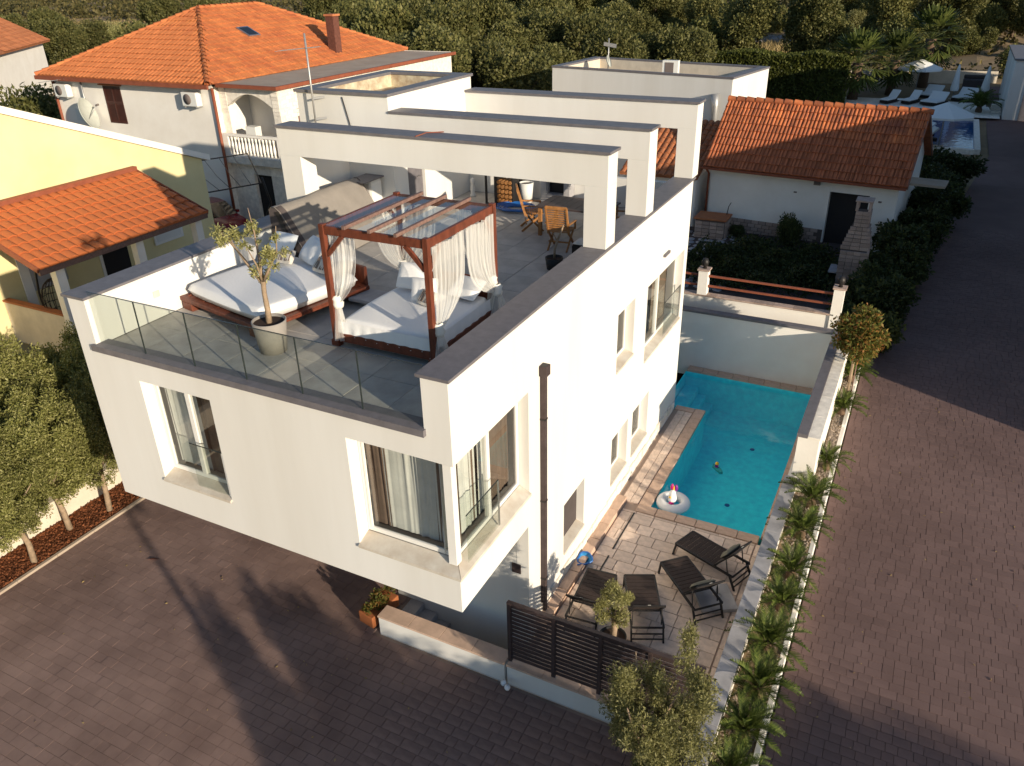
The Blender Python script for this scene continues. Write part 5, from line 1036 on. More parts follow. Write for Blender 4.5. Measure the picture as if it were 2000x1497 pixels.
MB().box(tx0+5.36, tx0+6.98, ty0+0.25, ty0+0.29, 0.75, 3.12).build('doorway', dark, th)
ubk = MB().box(-0.5, 0.5, -0.03, 0.0, -0.5, 0.5).mesh('stone_block', pinkst); rr = random.Random(4)
pb_ = MB().box(tx0+0.01, tx0+5.3, ty0-0.012, ty0-0.002, 0.7, 1.42).build('stone_base', mortar, th)
for r in range(4):
    for k in range(16):
        x = tx0+0.18+k*0.33+(0.15 if r % 2 else 0)
        if x < tx0+5.1: place('stone_block', ubk, pb_, (x, ty0-0.012, 0.85+r*0.165), sc=(0.30, rr.uniform(0.7, 1.3), 0.145))
rf = MB(); o_ = Vector((tx0-0.25, ty0-0.35, te-0.12)); up = Vector((0, ym-(ty0-0.35), tr-(te-0.12))); Ls = up.length; rf.ob(o_-Vector((0, 0, 0.09)), (tx1-tx0+0.6, 0, 0), up, (0, 0, 0.06)); bk = Vector((0, ty1+0.3-ym, te-0.1-tr)); rf.ob(o_+up-Vector((0, 0, 0.09)), (tx1-tx0+0.6, 0, 0), bk, (0, 0, 0.06)); rfo = rf.build('roof', rt_red, th)
tm = tile_mesh('tile', 0.165, 0.37, 0.05, rt_red, 4); tile_roof(rfo, tm, rt_red, o_, (1, 0, 0), up, tx1-tx0+0.6, Ls, 0.165, 0.37, None, 290, 0.016)
for k in range(20): x = o_.x+k*0.435; MB().tube([(x, ym, tr+0.06), (x+0.47, ym, tr+0.03)], [0.14, 0.115], 8, False).build('ridge_tile', rt_red, rfo)
MB().bar((tx1+0.32, ty0-0.37, te-0.16), (tx1+0.32, ym, tr-0.04), 0.04, 0.16).build('bargeboard', oldwood, th); MB().bar((tx1+0.32, ym, tr-0.04), (tx1+0.32, ty1+0.3, te-0.14), 0.04, 0.16).build('bargeboard', oldwood, th)
mb = MB(); mb.bar((tx0-0.3, ty0-0.42, te-0.20), (tx1+0.3, ty0-0.42, te-0.20), 0.12, 0.10); mb.tube([(tx0-0.1, ty0-0.4, te-0.2), (tx0-0.05, ty0-0.1, te-0.5), (tx0-0.05, ty0-0.1, 0.9)], 0.05, 8); mb.build('gutter', rustpaint, th)
MB().box(tx1+0.02, tx1+1.5, ty0+2.2, ty0+3.4, te-0.62, te-0.52).build('side_canopy', concrete, th); MB().box(1.15, 1.42, ty0-0.10, ty0-0.005, 3.35, 3.55).build('floodlight', grille, th)
for x in (0.4, 3.9): MB().box(x-0.05, x+0.08, ty0-0.05, ty0-0.004, 2.9, 2.96).build('hook', grille, th)
th.rotation_euler = (0, 0, math.radians(-5.5)); th.location.x += 0.35
# old low roof between
lr = thing('lean_to', 'low lean-to with old tiles squeezed behind the third pergola frame', 'shed', (-5, 30, 0.8)); o_ = Vector((-7.6, 28.2, 3.2)); up = Vector((0.2, 4.3, 1.8)); MB().ob(o_-Vector((0, 0, 0.1)), (3.7, 0.2, 0), up, (0, 0, 0.07)).build('roof', rt_old, lr)
tm = tile_mesh('tile', 0.30, 0.42, 0.07, rt_old, 4); tile_roof(lr.children[0], tm, rt_old, o_, (3.7, 0.2, 0), up, 3.7, up.length, 0.30, 0.42, None, 150, 0.02)
MB().box(-7.5, -4.0, 28.6, 32.4, 0.6, 3.1).build('wall', white2, lr)
# second flat-roofed villa
v2 = thing('flat_roof_villa', 'second white flat-roofed villa with dark roof edging behind the tiled outbuilding', 'house', (-9, 38, 0.8)); q = [Vector((-14.9, 36.6, 0)), Vector((-4.1, 34.6, 0)), Vector((-3.3, 39.6, 0)), Vector((-14.3, 41.8, 0))]; zt = 6.72
mb = MB()
for a, b in zip(q, q[1:]+q[:1]): mb.quad(a+V(0, 0, 0.6), b+V(0, 0, 0.6), b+V(0, 0, zt), a+V(0, 0, zt))
mb.build('wall', white, v2); cen = sum(q, Vector())/4; qi = [p.lerp(cen, 0.085) for p in q]; mb = MB()
for k in range(4): a, b, c, d = q[k], q[(k+1) % 4], qi[(k+1) % 4], qi[k]; a, b = a+(a-cen)*0.008, b+(b-cen)*0.008; mb.poly([a+V(0, 0, zt), b+V(0, 0, zt), b+V(0, 0, zt+0.10), a+V(0, 0, zt+0.10)]); mb.poly([a+V(0, 0, zt+0.10), b+V(0, 0, zt+0.10), c+V(0, 0, zt+0.10), d+V(0, 0, zt+0.10)]); mb.poly([d+V(0, 0, zt), c+V(0, 0, zt), c+V(0, 0, zt+0.10), d+V(0, 0, zt+0.10)])
mb.build('coping', cap, v2); mb = MB(); mb.poly([p+V(0, 0, zt-0.55) for p in qi]); 
for k in range(4): a, b = qi[k], qi[(k+1) % 4]; mb.quad(a+V(0, 0, zt-0.55), b+V(0, 0, zt-0.55), b+V(0, 0, zt), a+V(0, 0, zt))
mb.build('roof', screededge if False else cream, v2)
MB().box(-9.0, -8.1, 38.6, 38.95, zt-0.5, zt+0.35).build('roof_unit', plastic_w, v2); MB().box(-8.85, -8.35, 38.58, 38.598, zt-0.42, zt+0.25).build('unit_grille', grille, v2)
d2 = MB().lathe((-12.4, 38.9, zt+0.15), [(0, 0), (0.22, 0.03), (0.36, 0.10), (0.22, 0.0), (0, -0.02)], 20, (0.9, 0.1, 0.3)).build('dish', dishm, v2); MB().tube([(-12.4, 39.0, zt-0.5), (-12.4, 39.0, zt+1.4)], 0.035, 6).build('mast', galv, v2); MB().bar((-12.7, 39.0, zt+1.1), (-11.9, 38.9, zt+1.0), 0.03, 0.2).build('antenna', galv, v2)
MB().tube([(-4.85, 34.55, 3.2), (-4.85, 34.55, 5.4), (-4.95, 34.6, 6.0)], [0.17, 0.17, 0.26], 12).build('flue_pipe', galv, v2)
u_ = (q[2]-q[1]).normalized(); nn = Vector((u_.y, -u_.x, 0)); a = q[1]+u_*2.9; MB().ob(a+nn*0.005+V(0, 0, 3.4), u_*1.5, V(0, 0, 1.0), nn*0.02).build('window', carglass, v2); a = q[1]+u_*2.2; MB().ob(a+V(0, 0, 5.2), u_*0.12, nn*0.25, V(0, 0, 0.1)).build('wall_lamp', black, v2)
# garden wall with piers and rails behind the pool
gw = thing('garden_wall', 'white garden wall with lamp piers and rust-orange rails behind the pool wall', 'wall', (1.6, 16.35, 0.4)); MB().box(-3.5, 3.72, 16.22, 16.42, 0.2, 2.42).build('wall_body', white2, gw)
for i in range(12): MB().box(-3.5+i*0.6, -2.905+i*0.6, 16.17, 16.47, 2.422, 2.47).build('coping_brick', pinkst, gw, bevel=0.005)
for x in (-0.38, 3.74):
    pr_ = MB().box(x-0.15, x+0.15, 16.17, 16.47, 0.2 if x > 3 else 2.475, 3.28).build('pier', white2, gw); MB().box(x-0.19, x+0.19, 16.13, 16.51, 3.282, 3.33).build('pier_cap', pinkst, pr_)
    MB().lathe((x, 16.32, 3.33), [(0, 0), (0.07, 0.0), (0.05, 0.06), (0.10, 0.10), (0.12, 0.22), (0.08, 0.32), (0, 0.34)], 12).build('lamp', black, pr_)
for a, b in ((-3.5, -0.54), (-0.22, 3.58)):
    for z in (2.72, 3.06): MB().box(a, b, 16.29, 16.35, z, z+0.06).build('rail', rt_old if False else rustpaint, gw)
# barbecue chimney of stone blocks
bq = thing('barbecue', 'tall stone-block garden barbecue with a stepped chimney', 'barbecue', (3.6, 23.6, 0.7)); ubq = MB().box(-0.5, 0.5, -0.5, 0.5, -0.5, 0.5).mesh('stone_block', pinkst); rr = random.Random(6)
core = MB(); core.box(3.06, 4.02, 23.35, 24.45, 0.6, 2.2); core.prism([(3.06, 23.6, 2.2), (4.02, 23.6, 2.2), (3.86, 23.72, 3.1), (3.30, 23.72, 3.1)], (0, 0.7, 0)); core.box(3.34, 3.82, 23.74, 24.3, 3.1, 3.62); core.build('mortar_core', mortar, bq)
for r in range(11):
    z = 0.72+r*0.145; 
    for k in range(4):
        x = 3.06+0.12+k*0.245; w_ = 0.23
        place('stone_block', ubq, bq, (x, 23.33, z), sc=(w_+rr.uniform(-0.02, 0.01), 0.08, 0.13)); 
    for k in range(3): place('stone_block', ubq, bq, (4.03, 23.5+k*0.36, z), sc=(0.08, 0.34, 0.13))
for r in range(6):
    z = 2.30+r*0.145; t_ = r/6; xa, xb = 3.02+0.26*t_, 4.04-0.18*t_
    for k in range(3): place('stone_block', ubq, bq, (xa+(xb-xa)*(k+0.5)/3, 23.58+0.13*t_, z), sc=((xb-xa)/3-0.02, 0.08, 0.13))
    for k in range(2): place('stone_block', ubq, bq, (xb, 23.8+k*0.36, z), sc=(0.07, 0.34, 0.13))
for r in range(4):
    for k in range(2): place('stone_block', ubq, bq, (3.46+k*0.25, 23.72, 3.17+r*0.145), sc=(0.235, 0.07, 0.13))
    for k in range(2): place('stone_block', ubq, bq, (3.84, 23.87+k*0.29, 3.17+r*0.145), sc=(0.07, 0.28, 0.13))
for x in (3.36, 3.80):
    for y in (23.76, 24.26): MB().box(x-0.05, x+0.05, y-0.05, y+0.05, 3.68, 4.02).build('flue_pier', pinkst, bq)
MB().box(3.27, 3.89, 23.68, 24.34, 4.021, 4.08).build('cap_slab', pinkst, bq, bevel=0.01); MB().box(2.75, 3.05, 23.4, 24.3, 1.28, 1.34).build('side_shelf', slate, bq)
we = thing('stone_bench', 'square stone-block plinth with a reddish slab top in the neighbour garden', 'plinth', (-2.9, 28.0, 0.85)); MB().box(-3.55, -2.2, 27.3, 28.35, 0.7, 1.62).build('core', mortar, we); MB().box(-3.62, -2.13, 27.22, 28.42, 1.645, 1.72).build('top_slab', rt_old, we, bevel=0.01)
for r in range(5):
    for k in range(4): place('stone_block', ubq, we, (-3.38+k*0.335, 27.28, 0.82+r*0.168), sc=(0.315, 0.07, 0.15))
    for k in range(3): place('stone_block', ubq, we, (-2.18, 27.5+k*0.35, 0.82+r*0.168), sc=(0.07, 0.33, 0.15))
MB().tube([(-2.35, 28.2, 1.72), (-2.3, 28.2, 2.1), (-2.2, 28.15, 2.3)], 0.02, 6).build('tap', black, we)
pa = MB(); pa.quad((-5, 16.6, gz(0, 16.6)+0.0), (3.7, 16.6, gz(0, 16.6)), (3.7, 28.6, gz(0, 28.6)), (-5, 28.6, gz(0, 28.6))); pat = struct('garden_ground', pa, joint2)
rr = random.Random(31); flag = MB().lathe((0, 0, -0.03), [(0.5, 0), (0.5, 0.03), (0.46, 0.05), (0, 0.05)], 6).mesh('paving_stone', slate)
for i in range(150):
    x, y = -4.8+0.42*(i % 10)+rr.uniform(-0.08, 0.08), 21.6+0.45*(i//10)+rr.uniform(-0.08, 0.08)
    if y < 28.3: place('paving_stone', flag, pat, (x, y, gz(0, y)), (0, 0, rr.uniform(0, 6)), (rr.uniform(0.36, 0.5), rr.uniform(0.3, 0.42), 1))
for i in range(20): place('paving_stone', flag, pat, (-0.6+0.42*(i % 10), 16.9+0.45*(i//10), gz(0, 17)), (0, 0, rr.uniform(0, 6)), (0.42, 0.36, 1))
# far villa with garage at the right edge, pool terrace
fv = thing('white_villa', 'white flat-roofed villa wing with a tall dark garage door at the road end', 'house', (14, 66, 1)); MB().prism([(9.75, 63.2, 0.8), (20, 62.2, 0.8), (20, 74, 0.8), (9.75, 74, 0.8)], (0, 0, 4.3)).build('wall', white, fv); MB().prism([(9.65, 63.1, 5.1), (20.1, 62.1, 5.1), (20.1, 74.1, 5.1), (9.65, 74.1, 5.1)], (0, 0, 0.12)).build('roof_edge', cap, fv)
MB().ob((10.75, 63.08, 0.9), (7.0, -0.68, 0), (0, 0, 3.2), (0, -0.04, 0)).build('garage_door', cap, fv)
mb = MB(); 
mb.poly([(-4.5, 62.5, 1.16), (9.6, 62.5, 1.16), (9.7, 74.0, 1.18), (2.0, 77.5, 1.2), (-4.5, 75.5, 1.2)]); mb.poly([(3.6, 49, 1.1), (5.2, 49, 1.1), (5.2, 62.5, 1.15), (3.6, 62.5, 1.15)]); ft = struct('far_pool_terrace', mb, limestone)
MB().box(5.2, 7.9, 50.6, 61.6, 0.2, 1.0).build('pool_basin', poolblue, ft); mb = MB(); mb.box(7.9, 8.25, 50.4, 61.9, 0.6, 1.14); mb.box(5.2, 7.9, 61.6, 62.5, 0.6, 1.145); mb.box(5.2, 7.9, 50.2, 50.6, 0.6, 1.14); mb.build('pool_edge', limestone, ft); MB().quad((5.2, 50.6, 1.03), (7.9, 50.6, 1.03), (7.9, 61.6, 1.03), (5.2, 61.6, 1.03)).build('pool_water', water_b, ft)
tw3 = thing('terrace_wall', 'long low cream wall behind the far pool terrace', 'wall', (3, 77, 1.2))
for a, b in (((-4.5, 75.6), (2.0, 77.6)), ((2.6, 77.8), (9.6, 78.8))): a, b = Vector((*a, 1.1)), Vector((*b, 1.1)); MB().ob(a, b-a, V(0, 0.25, 0), V(0, 0, 1.5)).build('wall_body', cream, tw3)
for i in range(5): MB().box(9.0+i*0.02, 9.7, 64.2+0.6*i, 64.79+0.6*i, 1.0, 1.2+0.14*i).build('step', limestone, fv)
def far_lounger(label, loc, rz, double=False):
    t = thing('pool_lounger', label, 'sun lounger', loc, rz, 'white loungers on the far pool terrace', local=True); w = 0.7 if double else 0.36
    MB().box(-0.95, 0.95, -w, w, 0.08, 0.28).build('base', rattan, t); P = [(-0.95, 0.29), (0.35, 0.31), (0.95, 0.85), (1.0, 0.82), (0.42, 0.42), (-0.95, 0.40)]
    mb = MB().prism([(x, -w+0.02, z) for x, z in [(-0.95, 0.29), (0.35, 0.29), (0.98, 0.86), (0.92, 0.96), (0.32, 0.42), (-0.95, 0.41)]], (0, 2*w-0.04, 0)); mb.build('mattress', canvas, t, bevel=0.02); return t
far_lounger('single white lounger at the left of the far pool terrace, nearest the tall palm', (1.7, 67.6, 1.17), 1.15); far_lounger('single white lounger second from the left on the far terrace, beside a side table', (3.3, 67.8, 1.17), 1.15)
far_lounger('wide white double lounger in the middle of the far terrace', (5.0, 67.6, 1.17), 1.15, True); far_lounger('white double lounger behind the others against the far terrace wall', (4.6, 71.5, 1.17), 1.2, True); far_lounger('white double lounger on the right of the closed parasol on the far terrace', (7.2, 70.6, 1.17), 1.2, True)
far_lounger('white lounger partly under the tilted parasol beside the blue pool', (4.5, 53.5, 1.12), 0.55); far_lounger('white lounger at the near corner of the blue pool', (4.7, 51.8, 1.12), 0.45)
sd = thing('side_table', 'small white side table between the two left loungers of the far terrace', 'side table', (2.55, 66.9, 1.17)); MB().box(2.3, 2.8, 66.7, 67.1, 1.55, 1.62).build('top', canvas, sd); MB().box(2.5, 2.6, 66.85, 66.95, 1.17, 1.549).build('leg', galv, sd)
def parasol(label, loc, R, H, tilt=0, closed=False):
    t = thing('parasol', label, 'parasol', loc, 0, None, local=True); MB().tube([(0, 0, 0), (0, 0, H)], 0.04, 8).build('pole', galv, t)
    if closed: MB().lathe((0, 0, 0), [(0.30, 0.7), (0.34, 0.9), (0.22, 1.7), (0.10, H-0.1), (0.0, H+0.1)], 12).build('canopy', canvas, t)
    else:
        mb = MB(); P = [V(R*math.cos(2*PI*k/8+0.3), R*math.sin(2*PI*k/8+0.3), H-0.75+tilt*R*math.cos(2*PI*k/8)) for k in range(8)]
        for k in range(8): mb.poly([P[k], P[(k+1) % 8], V(0, 0, H)]); mb.quad(P[k], P[(k+1) % 8], P[(k+1) % 8]-V(0, 0, 0.12), P[k]-V(0, 0, 0.12))
        mb.build('canopy', canvas, t)
        for k in range(8): MB().bar(V(0, 0, H-0.02), P[k]-V(0, 0, 0.02), 0.02, 0.03).build('rib', galv, t)
    MB().box(-0.3, 0.3, -0.3, 0.3, 0, 0.08).build('base', concrete, t); return t
parasol('open white parasol on the far terrace in front of the palms', (3.35, 72.0, 1.17), 1.85, 3.0); parasol('open white parasol beside the blue pool near the tiled roof', (5.85, 50.6, 1.1), 1.75, 2.75)
parasol('closed white parasol among the far loungers, left of the two', (6.3, 71.0, 1.17), 1, 2.7, 0, True); parasol('closed white parasol near the villa wing, right of the two', (8.55, 71.5, 1.17), 1, 2.6, 0, True)
fb = thing('garden_sofa', 'dark covered garden sofa against the wall by the closed parasols', 'sofa', (7.6, 75.5, 1.2)); MB().box(6.9, 8.6, 75.0, 76.0, 1.2, 2.3).build('seat', darkcover, fb, bevel=0.1); MB().box(6.9, 8.6, 75.7, 76.05, 2.3, 2.6).build('back', darkcover, fb, bevel=0.08)
# house with a tiled roof at the far left edge
fh = thing('tiled_house', 'white house with a brown-red tile roof at the upper left corner', 'house', (-80, 52, 1)); P0 = Vector((-78.5, 50.5, 5.9)); P1 = Vector((-64, 32, 5.9)); d_ = (P1-P0).normalized(); n_ = Vector((d_.y, -d_.x, 0)); n_ = -n_ if n_.x > 0 else n_
MB().ob(P0+n_*0.6-d_*-0.6-V(0, 0, 5.5), d_*25, n_*14, V(0, 0, 5.3)).build('wall', white2, fh); up = n_*7.5+V(0, 0, 4.0); mb = MB(); mb.ob(P0-V(0, 0, 0.15), d_*26, up, V(0, 0, 0.12)); mb.poly([P0, P0+up, P0+n_*15]); frf = mb.build('roof', rt_old, fh)
tm = tile_mesh('tile', 0.45, 0.6, 0.10, rt_old, 3); tile_roof(frf, tm, rt_old, P0+d_*13, -d_, up, 13.0, up.length, 0.45, 0.6, None, 200, 0.01)
fs = thing('white_shed', 'small low white shed beside the upper left house', 'shed', (-72, 49, 1.2)); MB().ob((-75.5, 51.5, 0.9), (4.5, -3.5, 0), (3.5, 4.5, 0), (0, 0, 2.0)).build('wall', white2, fs); MB().ob((-75.7, 51.6, 2.92), (4.9, -3.8, 0), (3.8, 4.9, 0), (0, 0, 0.12)).build('roof', concrete, fs)
# buildings and lamp post outside the frame that shade the road
ov = thing('apartment_block', 'white apartment block across the road, outside the photograph', 'house', (17, 35, 0.5)); MB().box(12.6, 22, 13.4, 58, -0.1, 8.3).build('wall', white, ov); MB().box(12.5, 22.1, 13.3, 58.1, 8.3, 8.45).build('roof_edge', cap, ov)
lp = thing('lamp_post', 'tall dark lamp post on the road side whose thin shadow crosses the driveway', 'lamp post', (10.2, -7.65, 0)); MB().tube([(10.2, -7.65, 0), (10.2, -7.65, 5.9)], [0.10, 0.06], 10).build('pole', black, lp); MB().bar((10.2, -7.65, 5.9), (10.7, -7.65, 6.0), 0.06, 0.06).build('arm', black, lp); MB().box(10.6, 11.1, -7.75, -7.55, 5.95, 6.05).build('lamp_head', grille, lp)
# ------------------------------------------------------------------ vegetation
def link(name, me, parent=None, loc=None, rot=None, sc=None):
    o = bpy.data.objects.new(name, me); C.objects.link(o)
    if parent: o.parent = parent
    if loc: o.location = loc
    if rot: o.rotation_euler = rot
    if sc: o.scale = sc
    return o
def trunk_mesh(name, h, r, seed, m, limbs=4, spread=0.7, lean=0.1, fork=0.5):
    rd = random.Random(seed); mb = MB(); top = Vector((rd.uniform(-lean, lean)*h, rd.uniform(-lean, lean)*h, h*fork))
    mb.tube([(0, 0, -0.15), (top.x*0.3+rd.uniform(-r, r), top.y*0.3, top.z*0.4), top], [r*1.25, r, r*0.8], 8)
    for k in range(limbs):
        a = 2*PI*k/limbs+rd.uniform(-0.5, 0.5); s = spread*h*0.5*rd.uniform(0.6, 1.1)
        mid = top+Vector((math.cos(a)*s*0.5, math.sin(a)*s*0.5, h*(1-fork)*0.45)); end = top+Vector((math.cos(a)*s, math.sin(a)*s, h*(1-fork)*rd.uniform(0.8, 1.1)))
        mb.tube([top-Vector((0, 0, r*0.5)), mid, end], [r*0.6, r*0.4, r*0.12], 6)
    return mb.mesh(name, m)
def tree(name, label, cat, loc, crown, trunk, rz=0, sc=1, group=None):
    t = thing(name, label, cat, loc, rz, group, local=True); t.scale = sc if isinstance(sc, tuple) else (sc, sc, sc)
    if trunk: link('trunk', trunk, t)
    link('crown', crown, t); return t
# olive row on the left
oc = [crown_mesh('olive_crown', blob_clumps((0, 0, 2.3), (0.95, 0.95, 0.78), 120, 0.16, 100+i, 1.7)+blob_clumps((0.1, 0, 1.35), (0.85, 0.85, 0.4), 50, 0.15, 140+i, 1.4), 46000, 0.062, olive_l, 2.6, 0.6, 50+i, 0.7) for i in range(3)]
ot = [trunk_mesh('olive_trunk', 2.3, 0.06, 20+i, bark, 5, 0.75, 0.05, 0.5) for i in range(3)]
for i, (x, y, s, lb) in enumerate(((-11.55, 1.75, 1.08, 'olive tree of the mulch bed closest to the villa corner'), (-11.78, 0.80, 1.12, 'olive tree second from the villa corner in the bark mulch bed'), (-11.45, -0.40, 1.05, 'olive tree third from the villa corner in the bark mulch bed'),
        (-11.4, -1.35, 0.95, 'olive tree at the left frame edge in the bark mulch bed'), (-12.9, 3.2, 1.25, 'tall olive tree behind the mulch bed in front of the yellow porch'), (-14.0, 1.6, 1.3, 'olive tree behind the mulch bed against the sunlit yellow wall'), (-13.4, -0.6, 1.15, 'olive tree behind the cream wall at the far left'))):
    tree('olive_tree', lb, 'tree', (x, y, 0.03), oc[i % 3], ot[i % 3], i*2.1, (s, s, s*1.04), 'olive trees left of the driveway')
gl = thing('garden_wall', 'low cream garden wall behind the olive trees and bark mulch', 'wall', (-12.45, 0, 0)); MB().box(-12.62, -12.31, -14, 6, -0.1, 0.62).build('wall_body', cream, gl, bevel=0.02)
# big foreground olive by the fence
fo = thing('olive_tree', 'large feathery olive tree in the foreground before the slat fence', 'tree', (3.0, 0.35, 0), 0, None, local=True); link('trunk', trunk_mesh('olive_trunk', 2.4, 0.08, 77, bark, 6, 0.6, 0.04, 0.42), fo)
cl = blob_clumps((0.25, 0.05, 1.7), (0.92, 0.80, 0.80), 120, 0.145, 7, 1.9)+blob_clumps((0.52, 0.3, 3.05), (0.12, 0.12, 0.5), 10, 0.11, 8, 2.0)+blob_clumps((-0.3, -0.1, 2.3), (0.25, 0.25, 0.3), 14, 0.12, 9, 1.8)+blob_clumps((0.85, 0.1, 2.5), (0.25, 0.3, 0.3), 16, 0.12, 19, 1.8)+blob_clumps((0.3, 0.0, 0.9), (0.6, 0.6, 0.35), 30, 0.14, 29, 1.6)
link('crown', crown_mesh('crown', cl, 42000, 0.060, olive_y, 3.4, 0.6, 33, 0.7), fo)
# cycads
def frond_mesh(seed, Lf=0.76, n=24):
    rd = random.Random(seed); mb = MB(); pts = []
    for i in range(n+1): t = i/n; pts.append(Vector((Lf*t*(1-0.12*t), 0.03*math.sin(t*3+seed), 0.13*math.sin(t*PI*0.75)-0.30*t*t*Lf)))
    mb.tube(pts[::3]+[pts[-1]], 0.007, 4)
    for i in range(2, n+1):
        t = i/n; l = 0.145*math.sin(PI*min(1, 0.18+t*0.80))**0.7*(1 if t < 0.97 else 0.6); p = pts[i]; d = (pts[i]-pts[i-1]).normalized()
        for s in (-1, 1):
            q = p+d*l*0.75+Vector((0, s*l*0.62, 0.040+rd.uniform(-0.012, 0.012))); w = d*0.014; mb.quad(p-w, p+w, q+w*0.3, q-w*0.3)
    return mb.mesh('frond', cycad_l)
fr_m = [frond_mesh(k) for k in range(4)]; ctr = MB().tube([(0, 0, -0.1), (0, 0, 0.08), (0, 0, 0.2)], [0.10, 0.11, 0.06], 10).mesh('cycad_trunk', palmbark)
def cycad(label, loc, nf, s, seed, group=None):
    t = thing('cycad', label, 'cycad', loc, 0, group, local=True); t.scale = (s, s, s); link('trunk', ctr, t); rd = random.Random(seed)
    for k in range(nf):
        a = k*2.39996+rd.uniform(-0.2, 0.2); e = math.radians(74-72*(k/nf)**0.8+rd.uniform(-9, 9)); link('frond', fr_m[k % 4], t, (0.05*math.cos(a), 0.05*math.sin(a), 0.17), (rd.uniform(-0.15, 0.15), -e, a), (1, 1, 1) if k % 3 else (0.88, 0.9, 0.95))
    return t
CY = [(0.75, 'cycad in the roadside bed beside the crown of the foreground olive'), (1.65, 'cycad second from the foreground olive in the roadside bed'), (2.65, 'cycad third from the foreground olive in the roadside bed'), (3.75, 'cycad fourth from the foreground olive, level with the nearest lounger legs'), (4.95, 'cycad fifth from the foreground olive, beside the parasol base'),
      (5.95, 'cycad sixth from the foreground olive, beside the cushioned lounger by the pool'), (7.35, 'cycad beside the near right corner of the pool'), (8.6, 'cycad second from the end of the tall white wall, beside the pool'), (10.3, 'cycad next to the near end of the tall white wall'), (13.15, 'cycad beyond the bare gravel, under the photinia ball tree'), (15.2, 'cycad just behind the stem of the photinia ball tree'), (-0.3, 'cycad at the bottom frame edge in the roadside bed')]
for i, (y, lb) in enumerate(CY): x = 4.40+0.02*(i % 3) if y < 9 else 4.55; cycad(lb, (x, y, gz(0, y)+0.46), 24+(i*7) % 8, 0.92+0.20*((i*5) % 4)/3, i, 'cycads along the road')
cycad('big dark cycad by the steps of the far pool terrace', (8.2, 65.0, 1.18), 34, 2.3, 40)
# photinia ball
ph = thing('photinia_tree', 'round photinia ball tree with red young leaves standing at the end of the cycad row', 'tree', (4.57, 13.6, 0.85), 0, None, local=True); MB().tube([(0, 0, -0.1), (0.02, 0, 0.8), (0, 0, 1.9)], [0.05, 0.04, 0.035], 8).build('trunk', bark, ph); MB().tube([(0.12, 0.02, -0.1), (0.10, 0.02, 1.6)], 0.018, 6).build('stake', oldwood, ph)
link('crown', crown_mesh('crown', blob_clumps((0, 0, 2.2), (0.60, 0.60, 0.58), 60, 0.26, 61), 9000, 0.115, photinia, 2.2, 0.5, 62, 0.8), ph)
# dark bushes along the road
hb = [crown_mesh('bush_crown', blob_clumps((0, 0, 0.75), (0.75, 0.95, 0.55), 34, 0.42, 70+i), 7000, 0.15, hedge_l, 2.0, 0.5, 80+i, 0.8) for i in range(3)]
bt = trunk_mesh('bush_stem', 1.0, 0.05, 9, darkbark, 5, 0.9, 0.02, 0.25)
BY = [(4.3, 16.7), (4.35, 18.6), (4.5, 20.4), (4.75, 22.2), (4.95, 24.1), (5.15, 26.0), (5.35, 28.0), (5.6, 30.2), (5.8, 32.6), (5.95, 35.2), (6.15, 38.0), (6.3, 41.0)]
nm = ['first', 'second', 'third', 'fourth', 'fifth', 'sixth', 'seventh', 'eighth', 'ninth', 'tenth', 'eleventh', 'twelfth', 'thirteenth', 'fourteenth']
for i, (x, y) in enumerate(BY): s = 1.05+0.025*i+0.12*((i*7) % 3-1); tree('roadside_bush', 'dark green roadside bush, %s beyond the photinia ball tree' % nm[i], 'bush', (x, y, gz(0, y)), hb[i % 3], bt, i*1.3, (s*(0.85+0.012*i), s*1.15, s*(1-0.012*i)), 'bushes along the shaded road')
for i, (x, y) in enumerate(((5.9, 20.8), (5.6, 18.4))): tree('low_cycad_bush', ('dark spiky bush at the road edge behind the photinia', 'dark spiky bush at the road edge further behind the photinia')[i], 'bush', (x-0.7, y, gz(0, y)), hb[i], bt, i, 0.6)
# neighbour garden: ground cover
rng = np.random.default_rng(5); n = 26000; k = rng.integers(0, 3, n); cx = np.array([0.4, 1.7, -0.9])[k]; cy = np.array([25.2, 24.3, 23.6])[k]
P = np.stack([cx+rng.normal(size=n)*1.15, cy+rng.normal(size=n)*1.0, np.zeros(n)], 1); P[:, 1] = np.clip(P[:, 1], 21.5, 28.2); P[:, 0] = np.clip(P[:, 0], -2.8, 3.0); hgt = 0.55+0.30*np.sin(P[:, 0]*2.3)*np.sin(P[:, 1]*2.1); P[:, 2] = 0.68+rng.random(n)**0.6*hgt
v, f = leaf_geo(P, 0.16, 2.0, rng); tag(link('ground_cover', npmesh('ground_cover', v, f, hedge_l)), 'dense dark green ground cover in the neighbour garden', None, None, 'stuff')
tree('garden_shrub', 'leafy shrub rising above the ground cover before the outbuilding wall', 'bush', (0.6, 27.6, 0.83), hb[1], bt, 0.4, (0.55, 0.5, 0.95))
tree('garden_plant', 'low tangle of plants beside the stone plinth in the neighbour garden', 'plant', (-1.75, 27.9, 0.83), hb[2], None, 0.4, (0.40, 0.35, 0.35))
